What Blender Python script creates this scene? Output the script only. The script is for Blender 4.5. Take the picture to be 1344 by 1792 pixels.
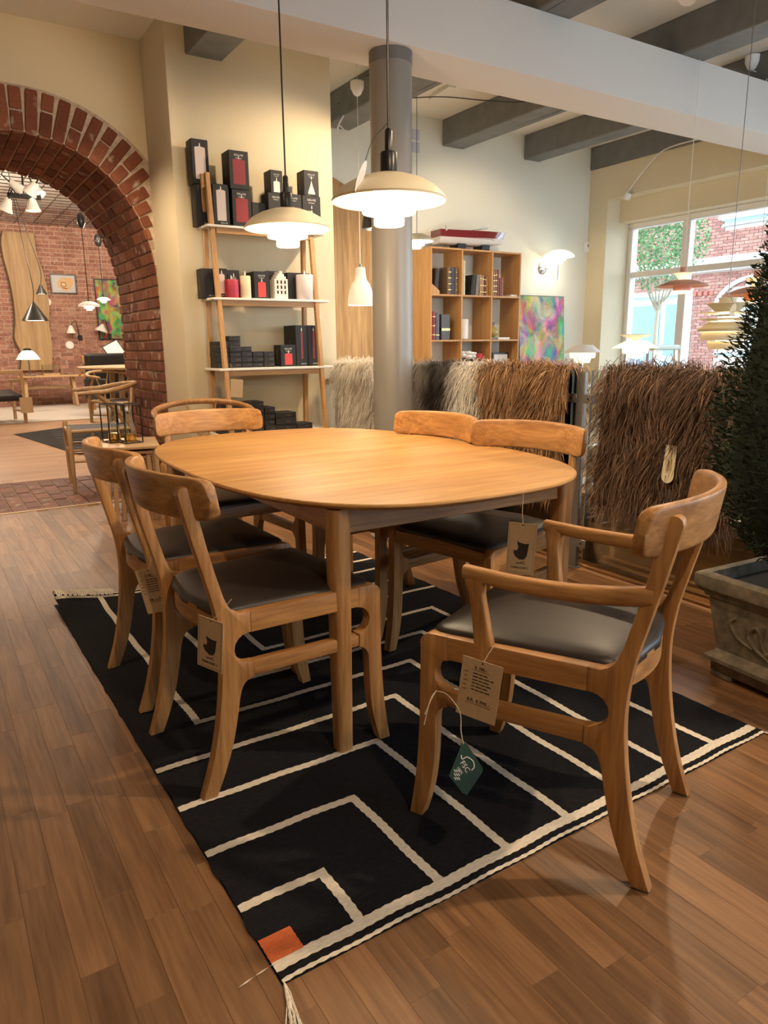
import bpy, bmesh, math, random
import numpy as np
from mathutils import Vector, Matrix, noise
random.seed(7); RNG = np.random.default_rng(7)
PI = math.pi
for o in list(bpy.data.objects): bpy.data.objects.remove(o)
SC = bpy.context.scene
COL = SC.collection

# ---------------------------------------------------------------- camera
cam_d = bpy.data.cameras.new('camera'); cam = bpy.data.objects.new('camera', cam_d); COL.objects.link(cam)
def _basis(yaw, pitch, roll):
    f0 = Vector((-math.sin(yaw), math.cos(yaw), 0)); r0 = Vector((math.cos(yaw), math.sin(yaw), 0)); u0 = Vector((0, 0, 1))
    f = f0*math.cos(pitch) - u0*math.sin(pitch); u = u0*math.cos(pitch) + f0*math.sin(pitch)
    r = r0*math.cos(roll) + u*math.sin(roll); u2 = u*math.cos(roll) - r0*math.sin(roll)
    return r, u2, f
_r, _u, _f = _basis(-.5616, .2268, -.0111)
CAMP = Vector((-.4106, -1.0138, 1.12))
cam.matrix_world = Matrix(((_r.x, _u.x, -_f.x, CAMP.x), (_r.y, _u.y, -_f.y, CAMP.y), (_r.z, _u.z, -_f.z, CAMP.z), (0, 0, 0, 1)))
cam_d.sensor_fit = 'HORIZONTAL'; cam_d.sensor_width = 36; cam_d.lens = 36*1267/1344
cam_d.clip_start = .05; cam_d.clip_end = 200
SC.camera = cam
def px_of(p):
    d = Vector(p) - CAMP; z = d.dot(_f)
    if z < .05: return None
    return 672 + 1267*d.dot(_r)/z, 896 - 1267*d.dot(_u)/z, z

# ---------------------------------------------------------------- world, exposure, large lights
W = bpy.data.worlds.new('sky'); SC.world = W; W.use_nodes = True
W.node_tree.nodes['Background'].inputs[0].default_value = (.78, .89, 1.0, 1)
W.node_tree.nodes['Background'].inputs[1].default_value = 8.5
SC.view_settings.view_transform = 'Standard'; SC.view_settings.look = 'None'
SC.view_settings.gamma = 1; SC.view_settings.use_curve_mapping = False
SC.view_settings.exposure = 0.0
SC.cycles.use_denoising = True
SC.cycles.max_bounces = 8; SC.cycles.diffuse_bounces = 4; SC.cycles.glossy_bounces = 4
SC.cycles.transmission_bounces = 8; SC.cycles.transparent_max_bounces = 12
SC.cycles.sample_clamp_indirect = 6; SC.cycles.caustics_reflective = False; SC.cycles.caustics_refractive = False
def portal(name, loc, rot, sx, sy):
    l = bpy.data.lights.new(name, 'AREA'); l.shape = 'RECTANGLE'; l.size = sx; l.size_y = sy; l.cycles.is_portal = True
    o = bpy.data.objects.new(name, l); COL.objects.link(o); o.location = loc; o.rotation_euler = rot
# daylight portals just inside the street windows and the added front window (they give off nothing themselves)
portal('daylight_portal', (6.46, 2.0, 1.45), (0, PI/2, 0), 1.9, 5.4)
portal('daylight_portal', (6.46, -2.6, 1.45), (0, PI/2, 0), 1.9, 3.2)
portal('daylight_portal', (4.2, -4.28, 1.40), (-PI/2, 0, 0), 3.6, 2.2)
WARM = (1.0, .74, .47)
def spot(name, loc, target, watts, angle=70, blend=.6, radius=.045, col=WARM):
    l = bpy.data.lights.new(name, 'SPOT'); l.energy = watts; l.color = col; l.spot_size = math.radians(angle); l.spot_blend = blend; l.shadow_soft_size = radius
    o = bpy.data.objects.new(name, l); COL.objects.link(o); o.location = loc
    o.rotation_euler = (Vector(target) - Vector(loc)).to_track_quat('-Z', 'Y').to_euler()
    return o
# (location, aim, watts, cone) of the ceiling spotlights; each gets a fixture further down
SPOTS = [((2.5, -.9, 2.93), (.9, .25, .3), 240, 80), ((3.4, 1.9, 2.93), (1.2, 1.3, .6), 120, 75), ((-.9, 1.2, 2.93), (-.2, 3.2, 0), 90, 95),
         ((.2, -1.6, 2.93), (1.7, .5, .2), 120, 85), ((3.0, 2.95, 2.9), (1.75, 4.05, 1.5), 170, 80), ((1.1, 2.95, 2.9), (-.2, 4.6, 2.0), 26, 100),
         ((3.9, 3.1, 2.93), (4.3, 4.9, 1.6), 80, 75), ((1.5, 3.2, 2.9), (2.3, 3.4, .7), 90, 75), ((1.0, 1.9, 2.9), (2.3, 1.7, .6), 170, 70), ((.2, 3.6, 2.93), (.75, 4.8, .3), 150, 85)]  # last one is a fill spot added to brighten the arch threshold
for i, (l_, t_, w_, a_) in enumerate(SPOTS): spot('ceiling_spot_light', l_, t_, w_, a_)
BACKSPOTS = [((.9, 8.5, 3.3), (1.0, 8.0, 0), 170, 120), ((1.7, 11.8, 3.3), (1.9, 15.1, 1.6), 110, 95), ((1.6, 12.6, 3.3), (1.2, 13, 0), 170, 110), ((3.4, 12.0, 3.3), (3.0, 15.1, 1.5), 110, 95), ((.3, 6.9, 3.3), (.5, 5.2, .0), 130, 120)]
for l_, t_, w_, a_ in BACKSPOTS: spot('back_room_spot_light', l_, t_, w_, a_, col=(1, .80, .60))
def bulb(loc, watts, col=(1, .82, .62), r=.06):
    l = bpy.data.lights.new('bulb', 'POINT'); l.energy = watts; l.color = col; l.shadow_soft_size = r
    o = bpy.data.objects.new('bulb', l); COL.objects.link(o); o.location = loc; return o
for p_, w_ in (((1.9, 8.6, 2.8), 120), ((2.6, 11.6, 2.8), 120), ((.2, 12.5, 2.8), 110), ((3.22, 4.2, 1.86), 13), ((2.66, 4.18, 1.42), 9), ((2.82, 4.25, 2.0), 6), ((3.6, 1.60, 1.19), 4), ((4.2, 2.35, 1.50), 3), ((4.3, 1.86, 1.415), 3), ((4.6, 3.04, 1.0), 5)): bulb(p_, w_)  # back room points are added fill without fixtures, to brighten its ceiling
# ---------------------------------------------------------------- helpers
def tag(o, label=None, cat=None, group=None, kind=None):
    if label: o['label'] = label
    if cat: o['category'] = cat
    if group: o['group'] = group
    if kind: o['kind'] = kind
    return o
def empty(name, loc=(0, 0, 0), rz=0, label=None, cat=None, group=None):
    o = bpy.data.objects.new(name, None); COL.objects.link(o); o.location = loc; o.rotation_euler = (0, 0, rz); o.empty_display_size = .1
    return tag(o, label, cat, group)
def link(name, me, mat=None, parent=None, loc=None, rot=None):
    if mat is not None and not me.materials:
        me.materials.append(mat)
    o = bpy.data.objects.new(name, me); COL.objects.link(o)
    if parent is not None: o.parent = parent
    if loc is not None: o.location = loc
    if rot is not None: o.rotation_euler = rot
    return o
def copy_tree(o, parent=None):
    c = o.copy(); COL.objects.link(c); c.parent = parent
    for ch in list(o.children): copy_tree(ch, c)
    return c
class B:
    """collects geometry in one bmesh and links it as one mesh object"""
    def __init__(s): s.bm = bmesh.new()
    def box(s, x0, x1, y0, y1, z0, z1, bev=0, seg=1, M=None):
        b = s.bm if not bev else bmesh.new()
        v = [b.verts.new(p) for p in ((x0, y0, z0), (x1, y0, z0), (x1, y1, z0), (x0, y1, z0), (x0, y0, z1), (x1, y0, z1), (x1, y1, z1), (x0, y1, z1))]
        for f in ((0, 3, 2, 1), (4, 5, 6, 7), (0, 1, 5, 4), (1, 2, 6, 5), (2, 3, 7, 6), (3, 0, 4, 7)): b.faces.new([v[i] for i in f])
        if bev: bmesh.ops.bevel(b, geom=b.edges[:], offset=bev, segments=seg, profile=.6, affect='EDGES', clamp_overlap=True)
        if M is not None: bmesh.ops.transform(b, matrix=M, verts=v if not bev else b.verts[:])
        if bev: s.join(b)
        return s
    def join(s, b):
        me = bpy.data.meshes.new('tmp'); b.to_mesh(me); b.free(); s.bm.from_mesh(me); bpy.data.meshes.remove(me); return s
    def ring(s, pts): return [s.bm.verts.new(p) for p in pts]
    def bridge(s, a, b):
        n = len(a)
        for i in range(n): s.bm.faces.new((a[i], a[(i+1) % n], b[(i+1) % n], b[i]))
    def tube(s, pts, rad, n=8, cap=True, flat=1.0, up=None, close=False):
        pts = [Vector(p) for p in pts]; m = len(pts)
        if not hasattr(rad, '__len__'): rad = [rad]*m
        rings = []; ref = None
        for i, p in enumerate(pts):
            t = (pts[(i+1) % m] - pts[i-1]) if close else (pts[min(i+1, m-1)] - pts[max(i-1, 0)])
            t.normalize()
            if ref is None:
                ref = Vector(up) if up else (Vector((0, 0, 1)) if abs(t.z) < .9 else Vector((1, 0, 0)))
            elif up: ref = Vector(up)
            a = t.cross(ref)
            if a.length < 1e-5: a = t.cross(Vector((.3, .9, .2)))
            a.normalize(); b = a.cross(t).normalized(); 
            if not up: ref = b
            rings.append(s.ring([p + a*math.cos(2*PI*k/n)*rad[i] + b*math.sin(2*PI*k/n)*rad[i]*flat for k in range(n)]))
        for i in range(m-1): s.bridge(rings[i], rings[i+1])
        if close: s.bridge(rings[-1], rings[0])
        elif cap:
            s.bm.faces.new(rings[0][::-1]); s.bm.faces.new(rings[-1])
        return s
    def lathe(s, prof, n=32, c=(0, 0, 0), cap=True, M=None):
        rings = []; allv = []
        for r, z in prof:
            if r < 1e-6:
                v = s.bm.verts.new((c[0], c[1], c[2]+z)); rings.append([v]); allv.append(v)
            else:
                rg = s.ring([(c[0]+r*math.cos(2*PI*k/n), c[1]+r*math.sin(2*PI*k/n), c[2]+z) for k in range(n)]); rings.append(rg); allv += rg
        for a, b in zip(rings, rings[1:]):
            if len(a) == 1 and len(b) == 1: continue
            if len(a) == 1: [s.bm.faces.new((a[0], b[(i+1) % n], b[i])) for i in range(n)]
            elif len(b) == 1: [s.bm.faces.new((a[i], a[(i+1) % n], b[0])) for i in range(n)]
            else: s.bridge(a, b)
        if cap:
            if len(rings[0]) > 1: s.bm.faces.new(rings[0][::-1])
            if len(rings[-1]) > 1: s.bm.faces.new(rings[-1])
        if M is not None: bmesh.ops.transform(s.bm, matrix=M, verts=allv)
        return s
    def prism(s, poly, fn, t0, t1, bev=0, seg=2):
        """poly: 2D outline; fn(a, b, t) maps it to 3D at thickness t"""
        b = bmesh.new()
        A = [b.verts.new(fn(p[0], p[1], t0)) for p in poly]; Bv = [b.verts.new(fn(p[0], p[1], t1)) for p in poly]
        n = len(poly)
        fa = b.faces.new(A[::-1]); fb = b.faces.new(Bv)
        for i in range(n): b.faces.new((A[i], A[(i+1) % n], Bv[(i+1) % n], Bv[i]))
        bmesh.ops.recalc_face_normals(b, faces=b.faces[:])
        if bev: bmesh.ops.bevel(b, geom=list(set(fa.edges[:] + fb.edges[:])), offset=bev, segments=seg, profile=.6, affect='EDGES', clamp_overlap=True)
        return s.join(b)
    def quad(s, *p):
        s.bm.faces.new([s.bm.verts.new(q) for q in p]); return s
    def poly(s, pts): 
        s.bm.faces.new([s.bm.verts.new(q) for q in pts]); return s
    def mesh(s, name, smooth=.7, fix=True, weld=0):
        if weld: bmesh.ops.remove_doubles(s.bm, verts=s.bm.verts[:], dist=weld)
        if fix: bmesh.ops.recalc_face_normals(s.bm, faces=s.bm.faces[:])
        if smooth:
            for f in s.bm.faces: f.smooth = True
            for e in s.bm.edges:
                if len(e.link_faces) == 2 and e.calc_face_angle(0) > smooth: e.smooth = False
        me = bpy.data.meshes.new(name); s.bm.to_mesh(me); s.bm.free(); return me
    def obj(s, name, mat=None, parent=None, loc=None, rot=None, smooth=.7, fix=True, weld=0):
        return link(name, s.mesh(name, smooth, fix, weld), mat, parent, loc, rot)
def arr_mesh(name, V, F, mat=None, smooth=False):
    """V (n,3), F (m,k) numpy arrays"""
    me = bpy.data.meshes.new(name); V = np.asarray(V, np.float32); F = np.asarray(F, np.int32); k = F.shape[1]
    me.vertices.add(len(V)); me.vertices.foreach_set('co', V.ravel()); me.loops.add(F.size); me.loops.foreach_set('vertex_index', F.ravel())
    me.polygons.add(len(F)); me.polygons.foreach_set('loop_start', np.arange(0, F.size, k, dtype=np.int32)); me.polygons.foreach_set('loop_total', np.full(len(F), k, np.int32))
    if smooth: me.polygons.foreach_set('use_smooth', np.ones(len(F), bool))
    me.update(calc_edges=True)
    if mat: me.materials.append(mat)
    return me
def smooth_pts(P, n=6, closed=False):
    """Catmull-Rom through P"""
    P = [Vector(p) for p in P]; m = len(P); out = []
    for i in range(m if closed else m-1):
        p0 = P[i-1] if (closed or i > 0) else P[0]; p1 = P[i]; p2 = P[(i+1) % m]; p3 = P[(i+2) % m] if (closed or i+2 < m) else P[-1]
        for k in range(n):
            t = k/n
            out.append(.5*((2*p1) + (-p0+p2)*t + (2*p0-5*p1+4*p2-p3)*t*t + (-p0+3*p1-3*p2+p3)*t**3))
    if not closed: out.append(P[-1])
    return out
_TXT = {}
def text(name, s, size, mat, parent, loc, rot, align='CENTER', ext=0.0003):
    """lettering as a thin mesh"""
    key = (s, round(size, 4), align, mat.name)
    if key not in _TXT:
        c = bpy.data.curves.new('tmp', 'FONT'); c.body = s; c.size = size; c.align_x = align; c.align_y = 'CENTER'; c.extrude = ext; c.resolution_u = 2
        o = bpy.data.objects.new('tmp', c); COL.objects.link(o); dg = bpy.context.evaluated_depsgraph_get(); dg.update()
        me = bpy.data.meshes.new_from_object(o.evaluated_get(dg)); me.name = name; me.materials.clear(); me.materials.append(mat)
        bpy.data.objects.remove(o); bpy.data.curves.remove(c); _TXT[key] = me
    return link(name, _TXT[key], None, parent, loc, rot)
# ---------------------------------------------------------------- materials
def node_mat(name):
    m = bpy.data.materials.new(name); m.use_nodes = True; nt = m.node_tree
    return m, nt, nt.nodes['Principled BSDF']
def N(nt, t, **kw):
    n = nt.nodes.new(t)
    for k, v in kw.items(): setattr(n, k, v)
    return n
def ramp(nt, stops, fac):
    r = N(nt, 'ShaderNodeValToRGB'); e = r.color_ramp.elements
    while len(e) < len(stops): e.new(.5)
    for i, (p, c) in enumerate(stops): e[i].position = p; e[i].color = (*c, 1)
    nt.links.new(fac, r.inputs[0]); return r
def bump(nt, b, h, strength, dist=.002):
    n = N(nt, 'ShaderNodeBump'); n.inputs['Strength'].default_value = strength; n.inputs['Distance'].default_value = dist
    nt.links.new(h, n.inputs['Height']); nt.links.new(n.outputs[0], b.inputs['Normal'])
def plain(name, col, rough=.5, metal=0, spec=None, emit=None, es=0, coat=0, alpha=None, trans=0, noise_amt=0, noise_scale=20, bump_s=0, bump_scale=200):
    m, nt, b = node_mat(name)
    b.inputs['Base Color'].default_value = (*col, 1); b.inputs['Roughness'].default_value = rough; b.inputs['Metallic'].default_value = metal
    if spec is not None: b.inputs['Specular IOR Level'].default_value = spec
    if emit: b.inputs['Emission Color'].default_value = (*emit, 1); b.inputs['Emission Strength'].default_value = es
    if coat: b.inputs['Coat Weight'].default_value = coat; b.inputs['Coat Roughness'].default_value = .1
    if trans: b.inputs['Transmission Weight'].default_value = trans
    if noise_amt or bump_s:
        tc = N(nt, 'ShaderNodeTexCoord')
    if noise_amt:
        n = N(nt, 'ShaderNodeTexNoise'); n.inputs['Scale'].default_value = noise_scale; n.inputs['Detail'].default_value = 5
        nt.links.new(tc.outputs['Object'], n.inputs['Vector'])
        r = ramp(nt, [(.3, tuple(c*(1-noise_amt) for c in col)), (.7, tuple(min(1, c*(1+noise_amt)) for c in col))], n.outputs['Fac'])
        nt.links.new(r.outputs[0], b.inputs['Base Color'])
    if bump_s:
        n2 = N(nt, 'ShaderNodeTexNoise'); n2.inputs['Scale'].default_value = bump_scale; n2.inputs['Detail'].default_value = 3
        nt.links.new(tc.outputs['Object'], n2.inputs['Vector']); bump(nt, b, n2.outputs['Fac'], bump_s)
    return m
def wood(name, dark, light, axis='Z', rough=.42, scale=1.0, island=False, var=.25, wave=0.0):
    m, nt, b = node_mat(name); L = nt.links.new
    tc = N(nt, 'ShaderNodeTexCoord'); oi = N(nt, 'ShaderNodeObjectInfo'); mp = N(nt, 'ShaderNodeMapping')
    sc = {'X': (1.6, 26, 26), 'Y': (26, 1.6, 26), 'Z': (26, 26, 1.6)}[axis]
    mp.inputs['Scale'].default_value = tuple(v*scale for v in sc)
    add = N(nt, 'ShaderNodeVectorMath', operation='ADD'); mul = N(nt, 'ShaderNodeMath', operation='MULTIPLY'); mul.inputs[1].default_value = 37.0
    rnd = oi.outputs['Random']
    if island:
        ge = N(nt, 'ShaderNodeNewGeometry'); ad = N(nt, 'ShaderNodeMath', operation='ADD'); fr = N(nt, 'ShaderNodeMath', operation='FRACT')
        L(oi.outputs['Random'], ad.inputs[0]); L(ge.outputs['Random Per Island'], ad.inputs[1]); L(ad.outputs[0], fr.inputs[0]); rnd = fr.outputs[0]
    L(rnd, mul.inputs[0]); L(tc.outputs['Object'], add.inputs[0]); L(mul.outputs[0], add.inputs[1]); L(add.outputs[0], mp.inputs['Vector'])
    n1 = N(nt, 'ShaderNodeTexNoise'); n1.inputs['Scale'].default_value = 1.0; n1.inputs['Detail'].default_value = 6; n1.inputs['Roughness'].default_value = .62; n1.inputs['Distortion'].default_value = .6
    L(mp.outputs[0], n1.inputs['Vector'])
    n2 = N(nt, 'ShaderNodeTexNoise'); n2.inputs['Scale'].default_value = 4.5; n2.inputs['Detail'].default_value = 3; L(mp.outputs[0], n2.inputs['Vector'])
    mx = N(nt, 'ShaderNodeMix', data_type='FLOAT'); mx.inputs[0].default_value = .35; L(n1.outputs['Fac'], mx.inputs[2]); L(n2.outputs['Fac'], mx.inputs[3])
    mid = tuple((a+c)/2 for a, c in zip(dark, light))
    r = ramp(nt, [(.34, dark), (.5, mid), (.64, light)], mx.outputs[0])
    hs = N(nt, 'ShaderNodeHueSaturation'); mr = N(nt, 'ShaderNodeMapRange'); mr.inputs['To Min'].default_value = 1-var; mr.inputs['To Max'].default_value = 1+var
    L(rnd, mr.inputs['Value']); L(mr.outputs[0], hs.inputs['Value']); L(r.outputs[0], hs.inputs['Color']); L(hs.outputs[0], b.inputs['Base Color'])
    b.inputs['Roughness'].default_value = rough
    bump(nt, b, mx.outputs[0], .12, .001)
    return m
def brick_mat(name, c1, c2, c3, rough=.85):
    m, nt, b = node_mat(name); L = nt.links.new
    tc = N(nt, 'ShaderNodeTexCoord'); oi = N(nt, 'ShaderNodeObjectInfo'); ge = N(nt, 'ShaderNodeNewGeometry')
    ad = N(nt, 'ShaderNodeMath', operation='ADD'); fr = N(nt, 'ShaderNodeMath', operation='FRACT')
    L(oi.outputs['Random'], ad.inputs[0]); L(ge.outputs['Random Per Island'], ad.inputs[1]); L(ad.outputs[0], fr.inputs[0])
    r = ramp(nt, [(0, c1), (.5, c2), (1, c3)], fr.outputs[0])
    n = N(nt, 'ShaderNodeTexNoise'); n.inputs['Scale'].default_value = 35; n.inputs['Detail'].default_value = 6; L(tc.outputs['Object'], n.inputs['Vector'])
    r2 = ramp(nt, [(.35, (.55, .55, .55)), (.65, (1.15, 1.1, 1.08))], n.outputs['Fac'])
    mx = N(nt, 'ShaderNodeMix', data_type='RGBA', blend_type='MULTIPLY'); mx.inputs[0].default_value = 1; L(r.outputs[0], mx.inputs[6]); L(r2.outputs[0], mx.inputs[7])
    n3 = N(nt, 'ShaderNodeTexNoise'); n3.inputs['Scale'].default_value = 9; n3.inputs['Detail'].default_value = 8; L(ge.outputs['Position'], n3.inputs['Vector'])
    r3 = ramp(nt, [(.60, (0, 0, 0)), (.70, (1, 1, 1))], n3.outputs['Fac'])
    mx2 = N(nt, 'ShaderNodeMix', data_type='RGBA'); L(r3.outputs[0], mx2.inputs[0]); L(mx.outputs[2], mx2.inputs[6]); mx2.inputs[7].default_value = (.42, .33, .26, 1)
    L(mx2.outputs[2], b.inputs['Base Color']); b.inputs['Roughness'].default_value = rough; bump(nt, b, n.outputs['Fac'], .5, .004)
    return m
OAK_D, OAK_L = (.235, .100, .031), (.54, .28, .098)
M = {}
for ax in 'XYZ': M['oak'+ax] = wood('oak_'+ax.lower(), OAK_D, OAK_L, ax, .40, var=.06)
M['top'] = wood('table_top_oak', (.36, .165, .042), (.58, .32, .105), 'X', .52, .8, var=0)
for ax in 'XYZ': M['pale'+ax] = wood('pale_oak_'+ax.lower(), (.42, .26, .13), (.62, .42, .23), ax, .45, var=.06)
M['plank'] = wood('floor_plank_oak', (.135, .062, .026), (.30, .155, .070), 'Y', .45, .9, island=True, var=.24)
M['plank2'] = wood('back_floor_plank', (.30, .17, .10), (.46, .28, .17), 'X', .40, .5, island=True, var=.12)
M['rackX'] = wood('rack_oak_x', (.40, .21, .08), (.60, .36, .16), 'X', .45, var=.04); M['rackZ'] = wood('rack_oak_z', (.40, .21, .08), (.60, .36, .16), 'Z', .45, var=.04)
M['shelfwood'] = wood('bookshelf_oak', (.42, .21, .07), (.58, .33, .12), 'Z', .45, .8, var=.04)
M['slab'] = wood('live_edge_slab', (.24, .13, .05), (.52, .33, .14), 'Z', .6, .5, var=.05)
M['bark'] = plain('slab_bark', (.10, .06, .03), .9, noise_amt=.5, noise_scale=40)
M['leather'] = plain('dark_brown_leather', (.024, .018, .016), .40, spec=.5, bump_s=.12, bump_scale=420)
M['plaster'] = plain('cream_plaster', (.73, .65, .47), .9, bump_s=.45, bump_scale=55)
M['plaster_pale'] = plain('pale_plaster', (.78, .79, .70), .9, bump_s=.35, bump_scale=60)
M['white_paint'] = plain('white_beam_paint', (.68, .66, .63), .8, bump_s=.12, bump_scale=40)
M['ceiling'] = plain('ceiling_paint', (.80, .77, .70), .9)
M['joist'] = plain('grey_painted_timber', (.165, .17, .17), .6, noise_amt=.12, noise_scale=9, bump_s=.3, bump_scale=14)
M['crack'] = plain('timber_crack', (.015, .015, .015), .9)
M['column'] = plain('grey_column_paint', (.28, .26, .235), .36, metal=.1, bump_s=.05, bump_scale=160)
M['brick'] = brick_mat('red_brick', (.15, .045, .024), (.235, .075, .037), (.31, .115, .06))
M['brick_floor'] = brick_mat('floor_brick', (.15, .06, .04), (.22, .085, .055), (.27, .11, .07), .7)
M['mortar'] = plain('mortar', (.52, .42, .33), .95, noise_amt=.25, noise_scale=25, bump_s=.6, bump_scale=90)
M['mortar_dark'] = plain('floor_mortar', (.30, .22, .17), .95, noise_amt=.2, noise_scale=30)
M['black'] = plain('black_plastic', (.012, .012, .013), .32)
M['black_matt'] = plain('black_card', (.014, .013, .014), .55)
M['white'] = plain('white_lacquer', (.82, .80, .77), .45)
M['cream_lamp'] = plain('cream_lacquer', (.80, .70, .50), .4)
M['opal'] = plain('opal_glass_lit', (.95, .92, .85), .35, emit=(1, .86, .62), es=6.0)
M['opal_soft'] = plain('opal_glass_glow', (.95, .92, .85), .35, emit=(1, .86, .62), es=1.1)
M['chrome'] = plain('chrome', (.75, .76, .78), .14, metal=1)
M['steel'] = plain('grey_steel', (.23, .225, .22), .35, metal=.6)
M['brass'] = plain('brass', (.75, .52, .18), .25, metal=1)
M['kraft'] = plain('kraft_card', (.52, .37, .22), .8, noise_amt=.06, noise_scale=90)
M['print'] = plain('dark_print', (.03, .022, .02), .8)
M['whiteprint'] = plain('white_print', (.75, .74, .72), .7)
M['redpic'] = plain('red_candle_print', (.62, .06, .05), .5)
M['darkredpic'] = plain('dark_red_candle_print', (.28, .03, .04), .5)
M['pinkpic'] = plain('pale_candle_print', (.66, .57, .55), .5)
M['string'] = plain('twine', (.62, .50, .34), .9)
M['green_card'] = plain('green_card', (.006, .042, .036), .45)
M['wax_white'] = plain('white_wax', (.78, .70, .70), .5)
M['wax_red'] = plain('crimson_wax', (.42, .03, .07), .5)
M['wax_cream'] = plain('cream_wax', (.80, .70, .50), .5)
M['ceramic'] = plain('white_ceramic', (.80, .76, .70), .4)
def glass_mat(name, tint=(.93, .97, .96), a=.12, rough=.02):
    m = bpy.data.materials.new(name); m.use_nodes = True; nt = m.node_tree; nt.nodes.clear()
    o = N(nt, 'ShaderNodeOutputMaterial'); t = N(nt, 'ShaderNodeBsdfTransparent'); g = N(nt, 'ShaderNodeBsdfGlossy'); mx = N(nt, 'ShaderNodeMixShader'); f = N(nt, 'ShaderNodeFresnel')
    t.inputs[0].default_value = (*tint, 1); g.inputs['Roughness'].default_value = rough; f.inputs[0].default_value = 1.45
    ad = N(nt, 'ShaderNodeMath', operation='MULTIPLY'); ad.inputs[1].default_value = a/.04*.5
    nt.links.new(f.outputs[0], ad.inputs[0]); nt.links.new(ad.outputs[0], mx.inputs[0]); nt.links.new(t.outputs[0], mx.inputs[1]); nt.links.new(g.outputs[0], mx.inputs[2]); nt.links.new(mx.outputs[0], o.inputs[0])
    return m
M['glass'] = glass_mat('clear_glass'); M['pane'] = glass_mat('window_glass', (.97, .99, 1), .05)
M['glass_edge'] = plain('glass_edge', (.35, .50, .47), .15, trans=.3)
# ---------------------------------------------------------------- the setting
def S(o): o['kind'] = 'structure'; return o
# main floor: a subfloor with oak boards as children
floor = S(B().box(-3.5, 6.6, -4.2, 4.56, -.08, -.02).obj('floor', M['mortar_dark'], smooth=0))
PW = .068; boards = []
rs = random.Random(3); k = 0; x = -3.5
while x < 2.5:
    y = -4.2 - rs.random()*.6
    while y < 4.54:
        L = rs.choice((.30, .38, .46, .54, .62)); y0, y1 = max(y, -4.2), min(y+L, 4.54)
        if y1-y0 > .05: boards.append((x, min(x+PW, 2.5), y0, y1, L))
        y += L
    x += PW
def under_rug(b): return b[0] > .0 and b[1] < 1.5 and b[2] > .05 and b[3] < 2.3
def board_area(b):
    P = [px_of((X_, Y_, 0)) for X_, Y_ in ((b[0], b[2]), (b[1], b[2]), (b[1], b[3]), (b[0], b[3]))]
    if any(p is None for p in P) or under_rug(b): return 0
    cx = sum(p[0] for p in P)/4; cy = sum(p[1] for p in P)/4
    if not (-40 < cx < 1384 and -40 < cy < 1840): return 0
    return abs(sum(P[i][0]*P[(i+1) % 4][1] - P[(i+1) % 4][0]*P[i][1] for i in range(4)))/2
order = sorted(boards, key=lambda b: -board_area(b))
near = [b for b in order[:300] if board_area(b) > 0]; rest = [b for b in order if b not in set(near)]
GAP = .0004
def board_mesh(w, l): return B().box(-w/2, w/2, -l/2, l/2, -.02, 0, .0003).mesh('plank', 0)
cache = {}
for b in near:
    w, l = b[1]-b[0]-GAP, b[3]-b[2]-GAP; key = (round(w, 3), round(l, 3))
    if key not in cache: cache[key] = board_mesh(w, l)
    link('plank', cache[key], M['plank'], floor, ((b[0]+b[1])/2, (b[2]+b[3])/2, 0))
fb = B()
for b in rest: fb.box(b[0]+GAP/2, b[1]-GAP/2, b[2]+GAP/2, b[3]-GAP/2, -.02, 0)
tag(fb.obj('plank_field', M['plank'], floor, smooth=0), kind='stuff')
S(B().box(-.62, 1.17, 4.54, 4.575, -.02, .004, .001).obj('trim_1', M['paleX']))
# brick threshold under the arch
th = S(B().box(-.62, 1.17, 4.575, 5.86, -.08, -.006).obj('floor_threshold', M['mortar_dark'], smooth=0))
brick_unit = B().box(-.5, .5, -.5, .5, -.5, .5, .06).mesh('brick', 0); brick_unit.materials.append(M['brick'])
fbrick_unit = B().box(-.5, .5, -.5, .5, -.5, .5, .04).mesh('brick', 0); fbrick_unit.materials.append(M['brick_floor'])
rs = random.Random(5)
for i in range(17):
    x = -.60 + i*.104; y = 4.58 - (i % 2)*.107
    while y < 5.85:
        y0, y1 = max(y, 4.58), min(y+.214, 5.855)
        if y1-y0 > .03:
            o = link('brick', fbrick_unit, None, th, (x+.05, (y0+y1)/2, -.02+rs.uniform(-.002, .002))); o.scale = (.095, y1-y0-.009, .04)
        y += .214
# arch wall (thick), with plaster above and brick lining
AX, AA, AB_, AZ, AO = .30, .87, 1.02, 1.48, .27     # centre, half width, rise, spring height, ring thickness
def arc(th_, off=0):
    c_, s_ = math.cos(th_), math.sin(th_); e_ = 2/2.25
    return AX + (AA+off)*math.copysign(abs(c_)**e_, c_), AZ + (AB_+off)*abs(s_)**e_
NA = 48
hole = [(AX-AA-.012, 0)] + [arc(PI - PI*i/NA, .012) for i in range(NA+1)] + [(AX+AA+.012, 0)]
outl = [(-3.5, 0)] + hole + [(2.36, 0), (2.36, 3.3), (-3.5, 3.3)]
wa = S(B().prism(outl, lambda a, b, t: (a, t, b), 4.602, 5.8).obj('wall_arch', M['plaster'], smooth=0))
lb = B(); path = [(AX+AA+.002, 0)] + [arc(PI*i/NA, .002) for i in range(NA+1)] + [(AX-AA-.002, 0)]
outp = [(AX+AA+.03, 0)] + [arc(PI*i/NA, .03) for i in range(NA+1)] + [(AX-AA-.03, 0)]
for (a, b), (c, d), (a2, b2), (c2, d2) in zip(path, path[1:], outp, outp[1:]):
    lb.quad((a, 4.594, b), (c, 4.594, d), (c, 5.81, d), (a, 5.81, b))
ringo = [arc(PI*i/NA, AO+.01) for i in range(NA+1)]; ringi = [arc(PI*i/NA, .002) for i in range(NA+1)]
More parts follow.
